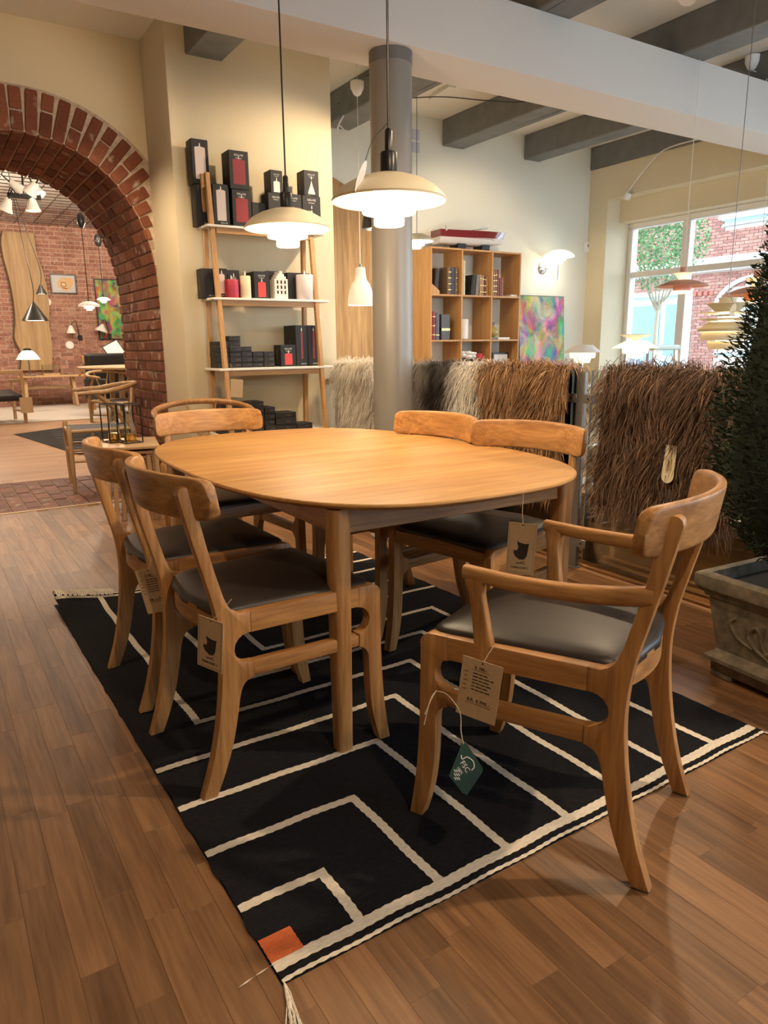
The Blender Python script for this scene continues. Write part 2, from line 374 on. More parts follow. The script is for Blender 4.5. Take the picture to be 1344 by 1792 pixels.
for i in range(NA):
    lb.quad((ringi[i][0], 4.594, ringi[i][1]), (ringo[i][0], 4.594, ringo[i][1]), (ringo[i+1][0], 4.594, ringo[i+1][1]), (ringi[i+1][0], 4.594, ringi[i+1][1]))
lb.obj('mortar_bed', M['mortar'], wa, fix=False)
def place_brick(c, tdir, ndir, st, sn, sy, jit=.004, par=wa):
    """brick at c, size st along tangent, sn along normal, sy along Y"""
    t = Vector(tdir).normalized(); n = Vector(ndir).normalized(); y = Vector((0, 1, 0))
    o = link('brick', brick_unit, None, par)
    R = Matrix(((t.x, y.x, n.x), (t.y, y.y, n.y), (t.z, y.z, n.z))).to_4x4()
    o.matrix_world = Matrix.Translation(Vector(c) + n*rs.uniform(-jit, jit)) @ R @ Matrix.Diagonal((st, sy, sn, 1))
    return o
# courses along the arch at equal arc length
samp = [arc(PI*i/2000) for i in range(2001)]; cum = [0]
for p, q in zip(samp, samp[1:]): cum.append(cum[-1] + math.hypot(q[0]-p[0], q[1]-p[1]))
NC = int(cum[-1]/.079); step = cum[-1]/NC; j = 0; cours = []
for c in range(NC):
    s_ = (c+.5)*step
    while cum[j] < s_: j += 1
    thv = PI*j/2000; p = arc(thv); q = arc(thv+.001); T = Vector((q[0]-p[0], 0, q[1]-p[1])).normalized(); Nn = Vector((T.z, 0, -T.x))
    if Nn.x*math.cos(thv) + Nn.z*math.sin(thv) < 0: Nn = -Nn
    cours.append((p, T, Nn, thv))
far_bricks = B()
for c, (p, T, Nn, thv) in enumerate(cours):
    P = Vector((p[0], 0, p[1])); grow = 1.12
    if thv < 2.2:      # ring on the room face: full stretchers and split headers in turn
        lim = .266 if Nn.x < .02 else min(.266, (1.164-P.x)/Nn.x-.02)      # the wall pier cuts the ring off
        segs = [(.004, .266)] if c % 2 else [(.004, (.12 if c % 4 else .15)), ((.132 if c % 4 else .162), .266)]
        for r0, r1 in segs:
            r1 = min(r1, lim)
            if r1-r0 > .02: place_brick(P + Nn*((r0+r1)/2) + Vector((0, 4.625, 0)), T, Nn, .066*grow, r1-r0, .085)
    y = 4.588 - (.115 if c % 2 else 0)
    while y < 5.81:
        y0, y1 = max(y, 4.588), min(y+.232, 5.812)
        if y1-y0 > .04:
            if thv < 1.9: place_brick(P - Nn*(-.012) + Vector((0, (y0+y1)/2, 0)), T, Nn, .067, .045, y1-y0-.012)
            else:
                R = Matrix(((T.x, 0, Nn.x), (0, 1, 0), (T.z, 0, Nn.z))).to_4x4()
                far_bricks.box(-.033, .033, -(y1-y0-.012)/2, (y1-y0-.012)/2, -.022, .022, M=Matrix.Translation(P + Nn*.012 + Vector((0, (y0+y1)/2, 0))) @ R)
        y += .232
for sgn in (1, -1):
    Xj = AX + sgn*AA; nz = int(AZ/.0765)
    for c in range(nz):
        z = (c+.5)*AZ/nz; y = 4.588 - (.115 if c % 2 else rs.choice((0, .06)))
        while y < 5.81:
            l = rs.choice((.232, .232, .116)); y0, y1 = max(y, 4.588), min(y+l, 5.812)
            if y1-y0 > .03:
                if sgn > 0: place_brick((Xj+.012, (y0+y1)/2, z), (0, 0, 1), (1, 0, 0), .064, .045, y1-y0-.012, .005)
                else: far_bricks.box(Xj-.034, Xj+.008, y0+.006, y1-.006, z-.032, z+.032)
            y += l
tag(far_bricks.obj('brick_field', M['brick'], wa, smooth=0), kind='stuff')
# wall block that carries the candle rack, book wall, outer walls
S(B().box(1.17, 2.36, 4.05, 4.602, 0, 3.3, .012, 2).obj('wall_rack', M['plaster']))
S(B().box(2.36, 6.62, 5.0, 5.8, 0, 3.3).obj('wall_back', M['plaster_pale'], smooth=0))
S(B().box(-3.7, -3.5, -4.4, 15.4, 0, 3.3).obj('wall_left', M['plaster'], smooth=0))
S(B().box(-3.7, 2.4, -4.4, -4.2, 0, 3.3).box(6.0, 6.62, -4.4, -4.2, 0, 3.3).box(2.4, 6.0, -4.4, -4.2, 2.5, 3.3).box(2.4, 6.0, -4.4, -4.2, 0, .3).obj('wall_front', M['plaster'], smooth=0))
w3 = S(B().box(2.4, 6.0, -4.34, -4.26, 2.44, 2.5).obj('window_3', M['white'], smooth=0))  # unseen glazing added in the front wall to let in more daylight
for x_ in (2.43, 4.2, 5.97): B().box(x_-.03, x_+.03, -4.34, -4.26, .3, 2.44).obj('mullion', M['white'], w3, smooth=0)
for x_ in (2.43, 4.2): B().box(x_+.03, x_+1.74, -4.303, -4.297, .3, 2.44).obj('pane', M['pane'], w3, smooth=0)
rw = B()
rw.box(6.1, 6.62, 4.74, 5.0, 0, 3.3).box(6.1, 6.62, -4.2, 4.74, 2.62, 3.3).box(6.3, 6.62, -4.2, 4.74, 2.395, 2.62).box(6.3, 6.62, -4.2, 4.74, 0, .5).box(6.2, 6.62, -1.0, -.65, .5, 2.395)
S(rw.obj('wall_right', M['plaster'], smooth=0))
S(B().box(6.08, 6.34, -4.2, 4.74, .5, .54, .006).obj('trim_2', M['white']))
S(B().box(-3.7, 6.62, -4.4, 5.8, 3.18, 3.3).obj('ceiling', M['ceiling'], smooth=0))
# white main beam on the column, grey joists laid across it
S(B().box(-3.5, 6.3, 2.4, 2.76, 2.606, 2.952, .012, 2).obj('trim_3', M['white_paint']))
rs = random.Random(11)
for i, (x0, x1) in enumerate(((-1.75, -1.5), (-.25, 0), (1.30, 1.55), (2.80, 3.06), (4.07, 4.32), (5.11, 5.32), (6.08, 6.30))):
    yend = 4.05 if 1.17 < x0 < 2.36 else (4.602 if x0 < 1.17 else 5.0)
    jb = B().box(x0, x1, -4.2, yend, 2.952, 3.18, .008, 1)
    jo = S(jb.obj('trim_%d' % (4+i), M['joist']))
    for s_ in range(7):       # long drying cracks in the timber
        side = rs.random() < .5; y = rs.uniform(-.5, yend-1.0); L = rs.uniform(.3, 1.0); w = rs.uniform(.003, .007)
        cb = B()
        if side:
            z = rs.uniform(2.99, 3.14); dz = rs.uniform(-.04, .06)
            cb.poly([(x0-.0012, y, z), (x0-.0012, y+L*.5, z+dz*.5+w), (x0-.0012, y+L, z+dz), (x0-.0012, y+L*.5, z+dz*.5-w)])
        else:
            xx = rs.uniform(x0+.04, x1-.04); dx = rs.uniform(-.03, .03)
            cb.poly([(xx, y, 2.951), (xx+dx*.5+w, y+L*.5, 2.951), (xx+dx, y+L, 2.951), (xx+dx*.5-w, y+L*.5, 2.951)])
        cb.obj('crack', M['crack'], jo, smooth=0)
t = empty('column', (1.89, 2.53, 0), 0, 'round grey painted steel column under the white beam', 'column')
B().lathe([(.112, 0), (.112, 2.545)], 40).obj('shaft', M['column'], t)
B().lathe([(.114, 2.545), (.114, 2.604)], 40).obj('collar', plain('column_collar_grey', (.17, .165, .16), .5), t)
B().lathe([(.14, 0), (.14, .012), (.118, .02)], 40).obj('base_ring', M['column'], t)
# raised display floor behind the glass balustrade
pod = S(B().box(2.50, 6.3, -1.6, 5.0, -.02, .33).obj('floor_podium', M['mortar_dark'], smooth=0))
for i in range(6):
    y0 = -1.6 + i*1.1; B().box(2.478, 2.50, y0+.003, y0+1.097, .03, .33, .001).obj('panel', M['paleY'], pod)
for i in range(19): B().box(2.47+i*.2+.001, 2.47+i*.2+.199, -1.6, 5.0, .33, .35, .001).obj('plank', M['paleY'], pod)
S(B().box(2.40, 2.478, -1.6, 4.0, 0, .028, .004).obj('trim_11', M['oakY'])); S(B().box(2.335, 2.40, -1.6, 4.0, 0, .014, .003).obj('trim_12', M['oakY']))
S(B().box(2.44, 2.478, -1.6, 4.0, .028, .05, .004).obj('trim_13', M['oakY']))
# street window: frame members and panes
def window(n, y0, y1, mull, z0=.54, z1=2.395, tz=1.85):
    X0, X1 = 6.46, 6.54
    w = S(B().box(X0, X1, y0, y1, z1-.06, z1, .005).obj('window_%d' % n, M['white']))
    B().box(X0, X1, y0, y1, z0, z0+.06, .005).obj('bottom_rail', M['white'], w)
    ys = [y0+.03] + list(mull) + [y1-.03]
    for y in ys: B().box(X0-.005, X1, y-(.045 if y in mull else .03), y+(.045 if y in mull else .03), z0+.06, z1-.06, .005).obj('mullion', M['white'], w)
    for a, b in zip(ys, ys[1:]):
        B().box(X0, X1, a+.04, b-.04, tz-.03, tz+.03, .005).obj('transom', M['white'], w)
        B().box(6.497, 6.503, a+.03, b-.03, z0+.05, tz-.02).obj('pane', M['pane'], w, smooth=0); B().box(6.497, 6.503, a+.03, b-.03, tz+.02, z1-.05).obj('pane', M['pane'], w, smooth=0)
window(1, -.65, 4.74, (.75, 2.37, 4.0)); window(2, -4.2, -1.0, (-2.6,))
# unseen storeys above the shop, added to shade the facade across the street
S(B().box(-3.7, 6.62, -4.4, 15.4, 3.9, 11.5).obj('wall_upper', M['plaster'], smooth=0)); S(B().box(-3.7, 6.62, -4.4, 5.8, 3.3, 3.9).obj('trim_16', M['plaster'], smooth=0))
# back room shell
bf = S(B().box(-3.5, 6.6, 5.86, 15.2, -.08, -.02).obj('floor_back', M['mortar_dark'], smooth=0))
rs = random.Random(8); fb = B()
y = 5.86
while y < 15.2:
    x = -3.5 - rs.random()*1.5
    while x < 6.6:
        L = rs.choice((1.2, 1.6, 2.0)); fb.box(max(x, -3.5), min(x+L, 6.6)-.001, y, min(y+.14, 15.2)-.0015, -.02, 0); x += L
    y += .14
tag(fb.obj('plank_field', M['plank2'], bf, smooth=0), kind='stuff')
wb = S(B().box(-3.5, 6.6, 15.2, 15.4, 0, 3.9).obj('wall_backroom', M['mortar'], smooth=0))
bb = B(); z = 0; r_ = 0
while z < 3.8:
    x = .4 - (.12 if r_ % 2 else 0)
    while x < 4.6:
        L = .24 if r_ % 4 != 3 else .12
        d = rs.uniform(.004, .014); bb.box(x+.006, x+L-.006, 15.2-d, 15.21, z+.006, z+.074); x += L
    z += .08; r_ += 1
tag(bb.obj('brick_field', brick_mat('back_wall_brick', (.30, .14, .105), (.38, .185, .14), (.46, .25, .19)), wb, smooth=0), kind='stuff')
S(B().box(6.4, 6.6, 5.8, 15.4, 0, 3.9).obj('wall_backroom_right', M['plaster'], smooth=0))
S(B().box(-3.7, 6.6, 5.8, 15.4, 3.78, 3.9).obj('ceiling_back', M['white'], smooth=0)); S(B().box(-3.7, 6.6, 5.6, 5.8, 3.3, 3.9).obj('trim_14', M['white'], smooth=0))
S(B().box(-3.7, -3.5, 5.8, 15.4, 3.3, 3.9).obj('trim_15', M['white'], smooth=0))
mb = B()
for i in range(18): mb.box(-.6+i*.3-.006, -.6+i*.3+.006, 5.9, 15.15, 3.445, 3.455)
for i in range(38): mb.box(-.6, 4.5, 5.95+i*.25-.006, 5.95+i*.25+.006, 3.455, 3.465)
wm = empty('wire_mesh', (0, 0, 0), 0, 'black wire mesh grid hung under the back room ceiling', 'mesh')
tag(mb.obj('wire_grid', M['black'], wm, smooth=0), kind='stuff')
# ---------------------------------------------------------------- rug
ug = .0125; cR, sR = math.cos(ug), math.sin(ug); RW, RL = 1.547, 2.37
def rz_(u, v): return .004 + .0012*math.sin(5*u+2*v)*math.sin(3.1*v) + .001*math.sin(9*v+u)
def rug_pt(u, v, z): return (u, v, z)
rug = empty('rug', (0, 0, 0), ug, 'black woven rug with white angular lines under the dining table', 'rug')
nu, nv = 78, 118
def edge_u(v): return .0025*math.sin(31*v) + .002*math.sin(67*v+1)
V = []; 
for j in range(nv+1):
    for i in range(nu+1):
        u = RW*i/nu; v = RL*j/nv; e = edge_u(v)*(1 if i in (0, nu) else 0); z = rz_(u, v)
        d = math.hypot(u, RL-v)               # the far left corner curls up
        if d < .32: z += .055*max(0, 1-d/.32)**1.6
        V.append((u+e, v + (0 if j not in (0, nv) else .002*math.sin(40*u)), z))
F = [(j*(nu+1)+i, j*(nu+1)+i+1, (j+1)*(nu+1)+i+1, (j+1)*(nu+1)+i) for j in range(nv) for i in range(nu)]
def rug_mat(name, col, amt=.35):
    m, nt, b = node_mat(name); tc = N(nt, 'ShaderNodeTexCoord'); mp = N(nt, 'ShaderNodeMapping'); mp.inputs['Scale'].default_value = (60, 330, 60); nt.links.new(tc.outputs['Object'], mp.inputs[0])
    n = N(nt, 'ShaderNodeTexNoise'); n.inputs['Scale'].default_value = 1; n.inputs['Detail'].default_value = 2; nt.links.new(mp.outputs[0], n.inputs[0])
    r = ramp(nt, [(.3, tuple(c*(1-amt) for c in col)), (.7, tuple(c*(1+amt) for c in col))], n.outputs['Fac']); nt.links.new(r.outputs[0], b.inputs['Base Color'])
    b.inputs['Roughness'].default_value = .95; b.inputs['Specular IOR Level'].default_value = .15; bump(nt, b, n.outputs['Fac'], .7, .002); return m
RB = rug_mat('black_rug_wool', (.013, .013, .016)); RWh = rug_mat('white_rug_wool', (.80, .72, .60), .12); RO = rug_mat('orange_rug_wool', (.70, .17, .06), .15)
me = arr_mesh('field', V, F, RB, True); ro = link('field', me, None, rug)
sb = B().box(0, RW, 0, RL, -.0005, .0015); sb.obj('backing', RB, rug, smooth=0)
rs = random.Random(4)
def stripe(pts, w=.023, mat=RWh, name='stripe', close_ends=True):
    """mitred woven band through axis aligned points, with stepped yarn edges"""
    L = []; R_ = []
    dense = []
    for (a, b) in zip(pts, pts[1:]):
        n = max(2, int(math.hypot(b[0]-a[0], b[1]-a[1])/.012))
        for i in range(n): dense.append((a[0]+(b[0]-a[0])*i/n, a[1]+(b[1]-a[1])*i/n))
    dense.append(pts[-1])
    for i, p in enumerate(dense):
        a = dense[max(i-1, 0)]; c = dense[min(i+1, len(dense)-1)]
        d1 = Vector((p[0]-a[0], p[1]-a[1])); d2 = Vector((c[0]-p[0], c[1]-p[1]))
        if d1.length < 1e-6: d1 = d2
        if d2.length < 1e-6: d2 = d1
        d1.normalize(); d2.normalize(); n1 = Vector((-d1.y, d1.x)); n2 = Vector((-d2.y, d2.x)); nn = (n1+n2); k = nn.length_squared
        nn = nn*(2/k) if k > .5 else n1
        wig = .0016*math.sin(i*.31+p[0]*3) + .001*math.sin(i*.13)
        jl, jr = (.0011 if i % 2 else -.0011)+wig, (.0011 if i % 2 else -.0011)-wig
        L.append((p[0]+nn.x*(w/2+jl), p[1]+nn.y*(w/2+jl))); R_.append((p[0]-nn.x*(w/2+jr), p[1]-nn.y*(w/2+jr)))
    def zz(q):
        z = rz_(*q)+.0011; d = math.hypot(q[0], RL-q[1])
        return z + (.055*max(0, 1-d/.32)**1.6 if d < .32 else 0)
    V = [(q[0], q[1], zz(q)) for q in L] + [(q[0], q[1], zz(q)) for q in R_]; n = len(L)
    F = [(i, i+1, n+i+1, n+i) for i in range(n-1)]
    return link(name, arr_mesh(name, V, [f[::-1] for f in F], mat, True), None, rug)
e = .002; PT = .1955; vb, vt = .038, 2.325
for i in range(1, 8):
    u = PT*i - .004; v = PT*i + .012
    if i <= 4: stripe([(e, v), (u, v), (u, vb)])
    else:
        u0 = (i-4)*PT - .012; stripe([(u0, vt), (u0, v), (u, v), (u, vb)])
for i in range(8, 12):
    v = PT*i + .04; u0 = (i-4)*PT - .012
    if i < 11: stripe([(u0, vt), (u0, v), (RW-e, v)])
    else: stripe([(u0, vt), (u0, v-.03), (RW-e, v-.03)])
stripe([(e, vb), (RW-e, vb)], .026); stripe([(e, .004), (RW-e, .004)], .009, name='hem'); stripe([(e, vt), (RW-e, vt)], .024); stripe([(e, RL-.006), (RW-e, RL-.006)], .012, name='hem')
ob = B()
for i in range(8):
    for j in range(8):
        f = lambda i, j: (.001+.068*i/8 + (.001 if j % 2 else 0), .05+.062*j/8, rz_(.07*i/8, .05)+.0013)
        ob.quad(f(i, j), f(i+1, j), f(i+1, j+1), f(i, j+1))
ob.obj('orange_square', RO, rug, fix=False)
def tassel(u, v, du, dv, n=11, mat=RWh, L=.11):
    tb = B()
    for i in range(n):
        p = [(u, v, .005)]; a = rs.uniform(-.5, .5); k = rs.uniform(.7, 1.1)*L
        for s_ in range(1, 6):
            t_ = s_/5; p.append((u + (du+a*dv*.5)*k*t_ + rs.uniform(-.003, .003) + .012*math.sin(t_*3+a*3)*a, v + (dv-a*du*.5)*k*t_, .003+.003*abs(math.sin(t_*4+i))))
        tb.tube(p, .0014, 5)
    tag(tb.obj('tassel', mat, rug), kind='stuff')
tassel(.004, .0, -.25, -1); tassel(RW-.004, .0, .3, -1, 8, L=.04)
stripe([(-.07, .035), (-.035, .04), (.01, .045)], .0018, name='loose_thread')
# the turned up far edge with its knotted fringe
fbm = B()
for i in range(26):
    u = .0+i*.0095; p = [(u, RL, .012+.045*max(0, 1-u/.3)), (u+.006, RL-.012, .022+.05*max(0, 1-u/.3)), (u+.012, RL-.03, .014+.045*max(0, 1-u/.3)), (u+rs.uniform(-.01, .02), RL-.055, .012+.04*max(0, 1-u/.3))]
    fbm.tube(smooth_pts(p, 3), .0035, 5)
tag(fbm.obj('knotted_fringe', RWh, rug), kind='stuff')
# ---------------------------------------------------------------- table
TC = (.887, 1.34); TA, TB_, TN, TZ = .60, .901, 2.85, .725
tbl = empty('dining_table', (TC[0], TC[1], 0), 0, 'oak dining table with a large rounded top and four slim legs', 'table')
def sup(t, a=TA, b=TB_, n=TN):
    c, s = math.cos(t), math.sin(t); return (math.copysign(abs(c)**(2/n), c)*a, math.copysign(abs(s)**(2/n), s)*b)
NP = 144; ts = [2*PI*i/NP for i in range(NP)]
# denser sampling in arc length
dense = [sup(2*PI*i/4000) for i in range(4000)]; cl = [0]
for p, q in zip(dense, dense[1:]): cl.append(cl[-1]+math.hypot(q[0]-p[0], q[1]-p[1]))
outline = []; j = 0
for i in range(NP):
    s_ = cl[-1]*i/NP
    while cl[j] < s_: j += 1
    outline.append(dense[j])
tb = B(); prof = [(0, TZ), (-.002, TZ-.0008), (-.0035, TZ-.003), (-.004, TZ-.007), (-.011, TZ-.015), (-.022, TZ-.0205), (-.026, TZ-.0215)]
prof = [(0-.006, TZ), (-.002, TZ-.0012), (0, TZ-.004), (0, TZ-.008), (-.006, TZ-.0145), (-.016, TZ-.0195), (-.026, TZ-.0215)]
rings = []
for off, z in prof:
    k = (1+off/TA, 1+off/TB_); rings.append(tb.ring([(p[0]*k[0], p[1]*k[1], z) for p in outline]))
for a, b in zip(rings, rings[1:]): tb.bridge(a, b)
tb.bm.faces.new(rings[0]); tb.bm.faces.new(rings[-1][::-1])
tb.obj('tabletop', M['top'], tbl)
for sx in (-1, 1):
    for sy in (-1, 1):
        lg = B(); rr = []
        for z, w in ((0, .020), (.006, .0235), (.35, .0265), (TZ-.0215, .029)):
            rr.append(lg.ring([(sx*.413 + w*1.02*math.copysign(abs(math.cos(a))**.55, math.cos(a)), sy*.716 + w*1.02*math.copysign(abs(math.sin(a))**.55, math.sin(a)), z) for a in [2*PI*(q+.5)/24 for q in range(24)]]))
        for a, b in zip(rr, rr[1:]): lg.bridge(a, b)
        lg.bm.faces.new(rr[0][::-1]); lg.bm.faces.new(rr[-1]); lg.obj('leg', M['oakZ'], tbl)
for sx in (-1, 1): B().box(sx*.413-.011, sx*.413+.011, -.69, .69, TZ-.092, TZ-.0215, .002).obj('apron', M['oakY'], tbl)
for sy in (-1, 1): B().box(-.386, .386, sy*.716-.011, sy*.716+.011, TZ-.092, TZ-.0215, .002).obj('apron', M['oakX'], tbl)
for sx in (-1, 1): B().box(sx*.2-.02, sx*.2+.02, -.70, .70, TZ-.06, TZ-.0215, .002).obj('slide_rail', M['oakY'], tbl)
# ---------------------------------------------------------------- dining chairs
# side frame drawn in (s forward, z up); local chair axes: x to the sitter's right, y forward, z up
def frame_x(s, side): return side*(.212 + .055*s)
def arc_pts(c, r, a0, a1, n=5): return [(c[0]+r*math.cos(a0+(a1-a0)*i/n), c[1]+r*math.sin(a0+(a1-a0)*i/n)) for i in range(n+1)]
REAR_BACK = smooth_pts([Vector((x, z, 0)) for x, z in ((-.024, 0), (.006, .09), (.030, .20), (.044, .31), (.047, .40), (.037, .49), (.016, .58), (-.004, .66), (-.022, .74), (-.032, .785))], 4)
REAR_FRONT_UP = smooth_pts([Vector((x, z, 0)) for x, z in ((.102, .474), (.080, .487), (.066, .513), (.055, .55), (.037, .62), (.018, .71), (.004, .785))], 4)
REAR_FRONT_LOW = smooth_pts([Vector((x, z, 0)) for x, z in ((.014, 0), (.040, .06), (.064, .13), (.082, .21), (.092, .262), (.106, .289), (.130, .300))], 4)
def rear_leg_poly():
    P = [(v.x, v.y) for v in REAR_FRONT_LOW] + [(.130, .342)] + arc_pts((.120, .3805), .0385, -1.5, -4.75, 8) + [(.128, .419), (.128, .474)]
    P += [(v.x, v.y) for v in REAR_FRONT_UP] + arc_pts((-.014, .786), .018, .0, PI, 6)[1:-1]
    P += [(v.x, v.y) for v in reversed(REAR_BACK)]
    return P
def front_leg_poly():
    P = [(.503, 0), (.535, 0)] + [(v.x, v.y) for v in smooth_pts([Vector(q+(0,)) for q in ((.527, .05), (.517, .13), (.511, .22), (.508, .32), (.507, .44))], 3)]
    P += arc_pts((.482, .449), .026, 0, PI/2, 5) + [(.440, .475), (.440, .419)]
    P += arc_pts((.434, .381), .038, PI/2, -PI/2, 8) + [(.440, .340), (.440, .303)]
    P += [(v.x, v.y) for v in smooth_pts([Vector(q+(0,)) for q in ((.452, .298), (.464, .283), (.468, .26), (.470, .18), (.478, .10), (.491, .04))], 3)]
    return P
def build_chair(name, label, arms=False, group=None):
    t = empty(name, (0, 0, 0), 0, label, 'armchair' if arms else 'chair', group)
    TH = .031
    for side in (-1, 1):
        fn = lambda a, b, q: (frame_x(a, side) - side*q, a, b)
        B().prism(rear_leg_poly(), fn, 0, TH, .006, 2).obj('rear_leg', M['oakZ'], t)
        B().prism(front_leg_poly(), fn, 0, TH, .006, 2).obj('front_leg', M['oakZ'], t)
        B().prism([(.127, .419), (.441, .419), (.441, .475), (.127, .474)], fn, 0, TH, .005, 2).obj('side_rail', M['oakY'], t)
        B().prism([(.129, .300), (.441, .303), (.441, .340), (.129, .342)], fn, .002, TH-.002, .007, 2).obj('stretcher', M['oakY'], t)
    # front rail bows upward a little, rear rail is curved
    B().prism([(-.208, .418), (.208, .418), (.208, .462), (0, .470), (-.208, .462)], lambda a, b, q: (a, .482+q, b), 0, .022, .004).obj('front_rail', M['oakX'], t)
    rb = B(); top = []; 
    R = []
    for i in range(15):
        u = -1+2*i/14; x = u*.196; y = .088 - .050*(1-u*u); R.append((x, y))
    rr = [rb.ring([(x, y, .412), (x, y+.02, .412), (x, y+.02, .458), (x, y, .466)]) for x, y in R]
    for a, b in zip(rr, rr[1:]): rb.bridge(a, b)
    rb.bm.faces.new(rr[0]); rb.bm.faces.new(rr[-1][::-1]); rb.obj('rear_rail', M['oakX'], t)
    # seat pad: crowned, rounded corners, back edge bowed
    sp = B(); ns, nr = 64, 7; rings = []
    def seat_outline(k):
        pts = []
        for i in range(ns):
            a = 2*PI*i/ns; c, s = math.cos(a), math.sin(a); e_ = .17
            u = math.copysign(abs(c)**e_, c); v = math.copysign(abs(s)**e_, s)
            y = .285 + v*.212; x = u*(.186+.04*(y-.07)/.43)
            if v < 0: y -= .038*max(0, 1-u*u)*(-v)
            pts.append((x, y))
        return pts
    so = seat_outline(1); cy = .285
    for k, z in ((.975, .452), (1.0, .458), (1.0, .468), (.985, .478), (.93, .485), (.75, .491), (.45, .495), (.15, .4965)):
        rings.append(sp.ring([(x*k, cy+(y-cy)*k, z + .006*(1-abs(x)/.25)*(k > .9)*0) for x, y in so]))
    for a, b in zip(rings, rings[1:]): sp.bridge(a, b)
    sp.bm.faces.new(rings[0][::-1]); sp.bm.faces.new(rings[-1]); sp.obj('seat', M['leather'], t, smooth=1.2)
    # backrest: tall curved rail, thicker in the middle, rounded ends
    bk = B(); n = 72; rr = []; HW = .260
    for i in range(n+1):
        u = -1+2*i/n; x = HW*u; yb = -.058 + .082*u*u          # rear face
        hh = .050*(1-.06*u*u) * (1-abs(u)**26)**.5 + .003; th = .022 + .008*abs(u)**3; th *= (1-.5*abs(u)**60)
        zc = .772 + .003*(1-u*u); lean = .16
        sec = []
        for k in range(28):
            a = 2*PI*k/28; c, s = math.cos(a), math.sin(a)
            v = math.copysign(abs(s)**.22, s)*hh; w = math.copysign(abs(c)**.36, c)*th/2
            sec.append((x, yb + th/2 + w - v*lean, zc + v))
        rr.append(bk.ring(sec))
    for a, b in zip(rr, rr[1:]): bk.bridge(a, b)
    bk.bm.faces.new(rr[0]); bk.bm.faces.new(rr[-1][::-1]); bk.obj('backrest', M['oakX'], t, smooth=1.0)
    if arms:
        for side in (-1, 1):
            ap = B(); path = smooth_pts([Vector(q) for q in ((0, .012, .640), (.018, .08, .632), (.030, .17, .627), (.036, .27, .628), (.034, .345, .633), (.031, .398, .638))], 5); rr = []
            for i, p in enumerate(path):
                f = i/(len(path)-1); w = .034 - .005*f; hgt = .040 - .011*f
                cx = frame_x(p.y, side) - side*.015 + side*p.x*.6
                rr.append(ap.ring([(cx + w/2*math.copysign(abs(math.cos(a))**.6, math.cos(a)), p.y, p.z + hgt/2*math.copysign(abs(math.sin(a))**.6, math.sin(a))) for a in [2*PI*q/16 for q in range(16)]]))
            for a, b in zip(rr, rr[1:]): ap.bridge(a, b)
            ap.bm.faces.new(rr[0]); ap.bm.faces.new(rr[-1][::-1]); ap.obj('armrest', M['oakY'], t, smooth=1.0)
            pp = B(); rr = []
            for z, y, dy, dx in ((.425, .357, .047, .0), (.48, .358, .044, .002), (.54, .364, .036, .008), (.59, .370, .034, .014), (.612, .372, .044, .0185), (.626, .370, .052, .019), (.640, .372, .050, .019)):
                cx = frame_x(y, side) - side*.015 + side*dx
                rr.append(pp.ring([(cx + .0145*math.copysign(abs(math.cos(a))**.55, math.cos(a)), y + dy/2*math.copysign(abs(math.sin(a))**.55, math.sin(a)), z) for a in [2*PI*q/16 for q in range(16)]]))
            for a, b in zip(rr, rr[1:]): pp.bridge(a, b)
            pp.bm.faces.new(rr[0][::-1]); pp.bm.faces.new(rr[-1]); pp.obj('arm_post', M['oakZ'], t, smooth=1.0)
    return t
CH = build_chair('dining_chair', '', False, 'oak side chairs around the dining table')
def put_chair(root, rear_mid, facing, label):
    root.location = (rear_mid[0], rear_mid[1], .006); root.rotation_euler = (0, 0, math.atan2(-facing[0], facing[1])); root['label'] = label
spots_ch = [((.0675, .807), (.998, .066), 'oak dining chair nearest the camera left of the table, with an egg chair card'),
            ((.057, 1.351), (.999, .03), 'second oak dining chair on the left, behind the nearest one, with a price card'),
            ((.705, 2.30), (0, -1), 'oak dining chair at the far end of the table in front of the candle rack'),
            ((1.50, .985), (-.985, -.17), 'oak dining chair on the window side of the table, the nearer of two'),
            ((1.455, 1.50), (-.995, -.09), 'oak dining chair on the window side of the table, beside the grey column')]
CHAIRS = []
for i, (p_, f_, l_) in enumerate(spots_ch):
    o = CH if i == 0 else copy_tree(CH); put_chair(o, p_, f_, l_); CHAIRS.append(o)
ARM = build_chair('armchair', '', True)
put_chair(ARM, (.911, -.107), (-.415, .910), 'oak armchair with brown leather seat turned towards the near end of the table')
# ---------------------------------------------------------------- candle rack and its goods
rack = empty('ladder_rack', (0, 0, 0), 0, 'oak ladder rack with four white shelves full of candles against the cream wall', 'rack')
def bar(p, q, w, d, mat, name, par, bev=.004):
    p, q = Vector(p), Vector(q); z = (q-p).normalized(); x = Vector((1, 0, 0)); y = z.cross(x).normalized(); x = y.cross(z)
    L = (q-p).length; Mx = Matrix(((x.x, y.x, z.x, p.x), (x.y, y.y, z.y, p.y), (x.z, y.z, z.z, p.z), (0, 0, 0, 1)))
    return B().box(-w/2, w/2, -d/2, d/2, 0, L, bev, M=Mx).obj(name, mat, par)
for xs in (1.335, 2.055):
    bar((xs, 3.63, 0), (xs-.008, 3.855, 2.215), .032, .034, M['rackZ'], 'leg', rack); bar((xs-.008, 4.02, 0), (xs-.02, 3.905, 2.215), .032, .034, M['rackZ'], 'leg', rack)
SH = ((1.895, 3.80, 4.0), (1.437, 3.765, 4.01), (.977, 3.72, 4.02), (.527, 3.67, 4.03))
for z, y0, y1 in SH:
    s_ = B().box(1.285, 2.145, y0-.012, y1, z-.016, z, .003).obj('shelf', M['white'], rack)
    B().box(1.352, 2.035, y0+.004, y0+.022, z-.052, z-.016, .002).obj('shelf_rail', M['rackX'], s_)
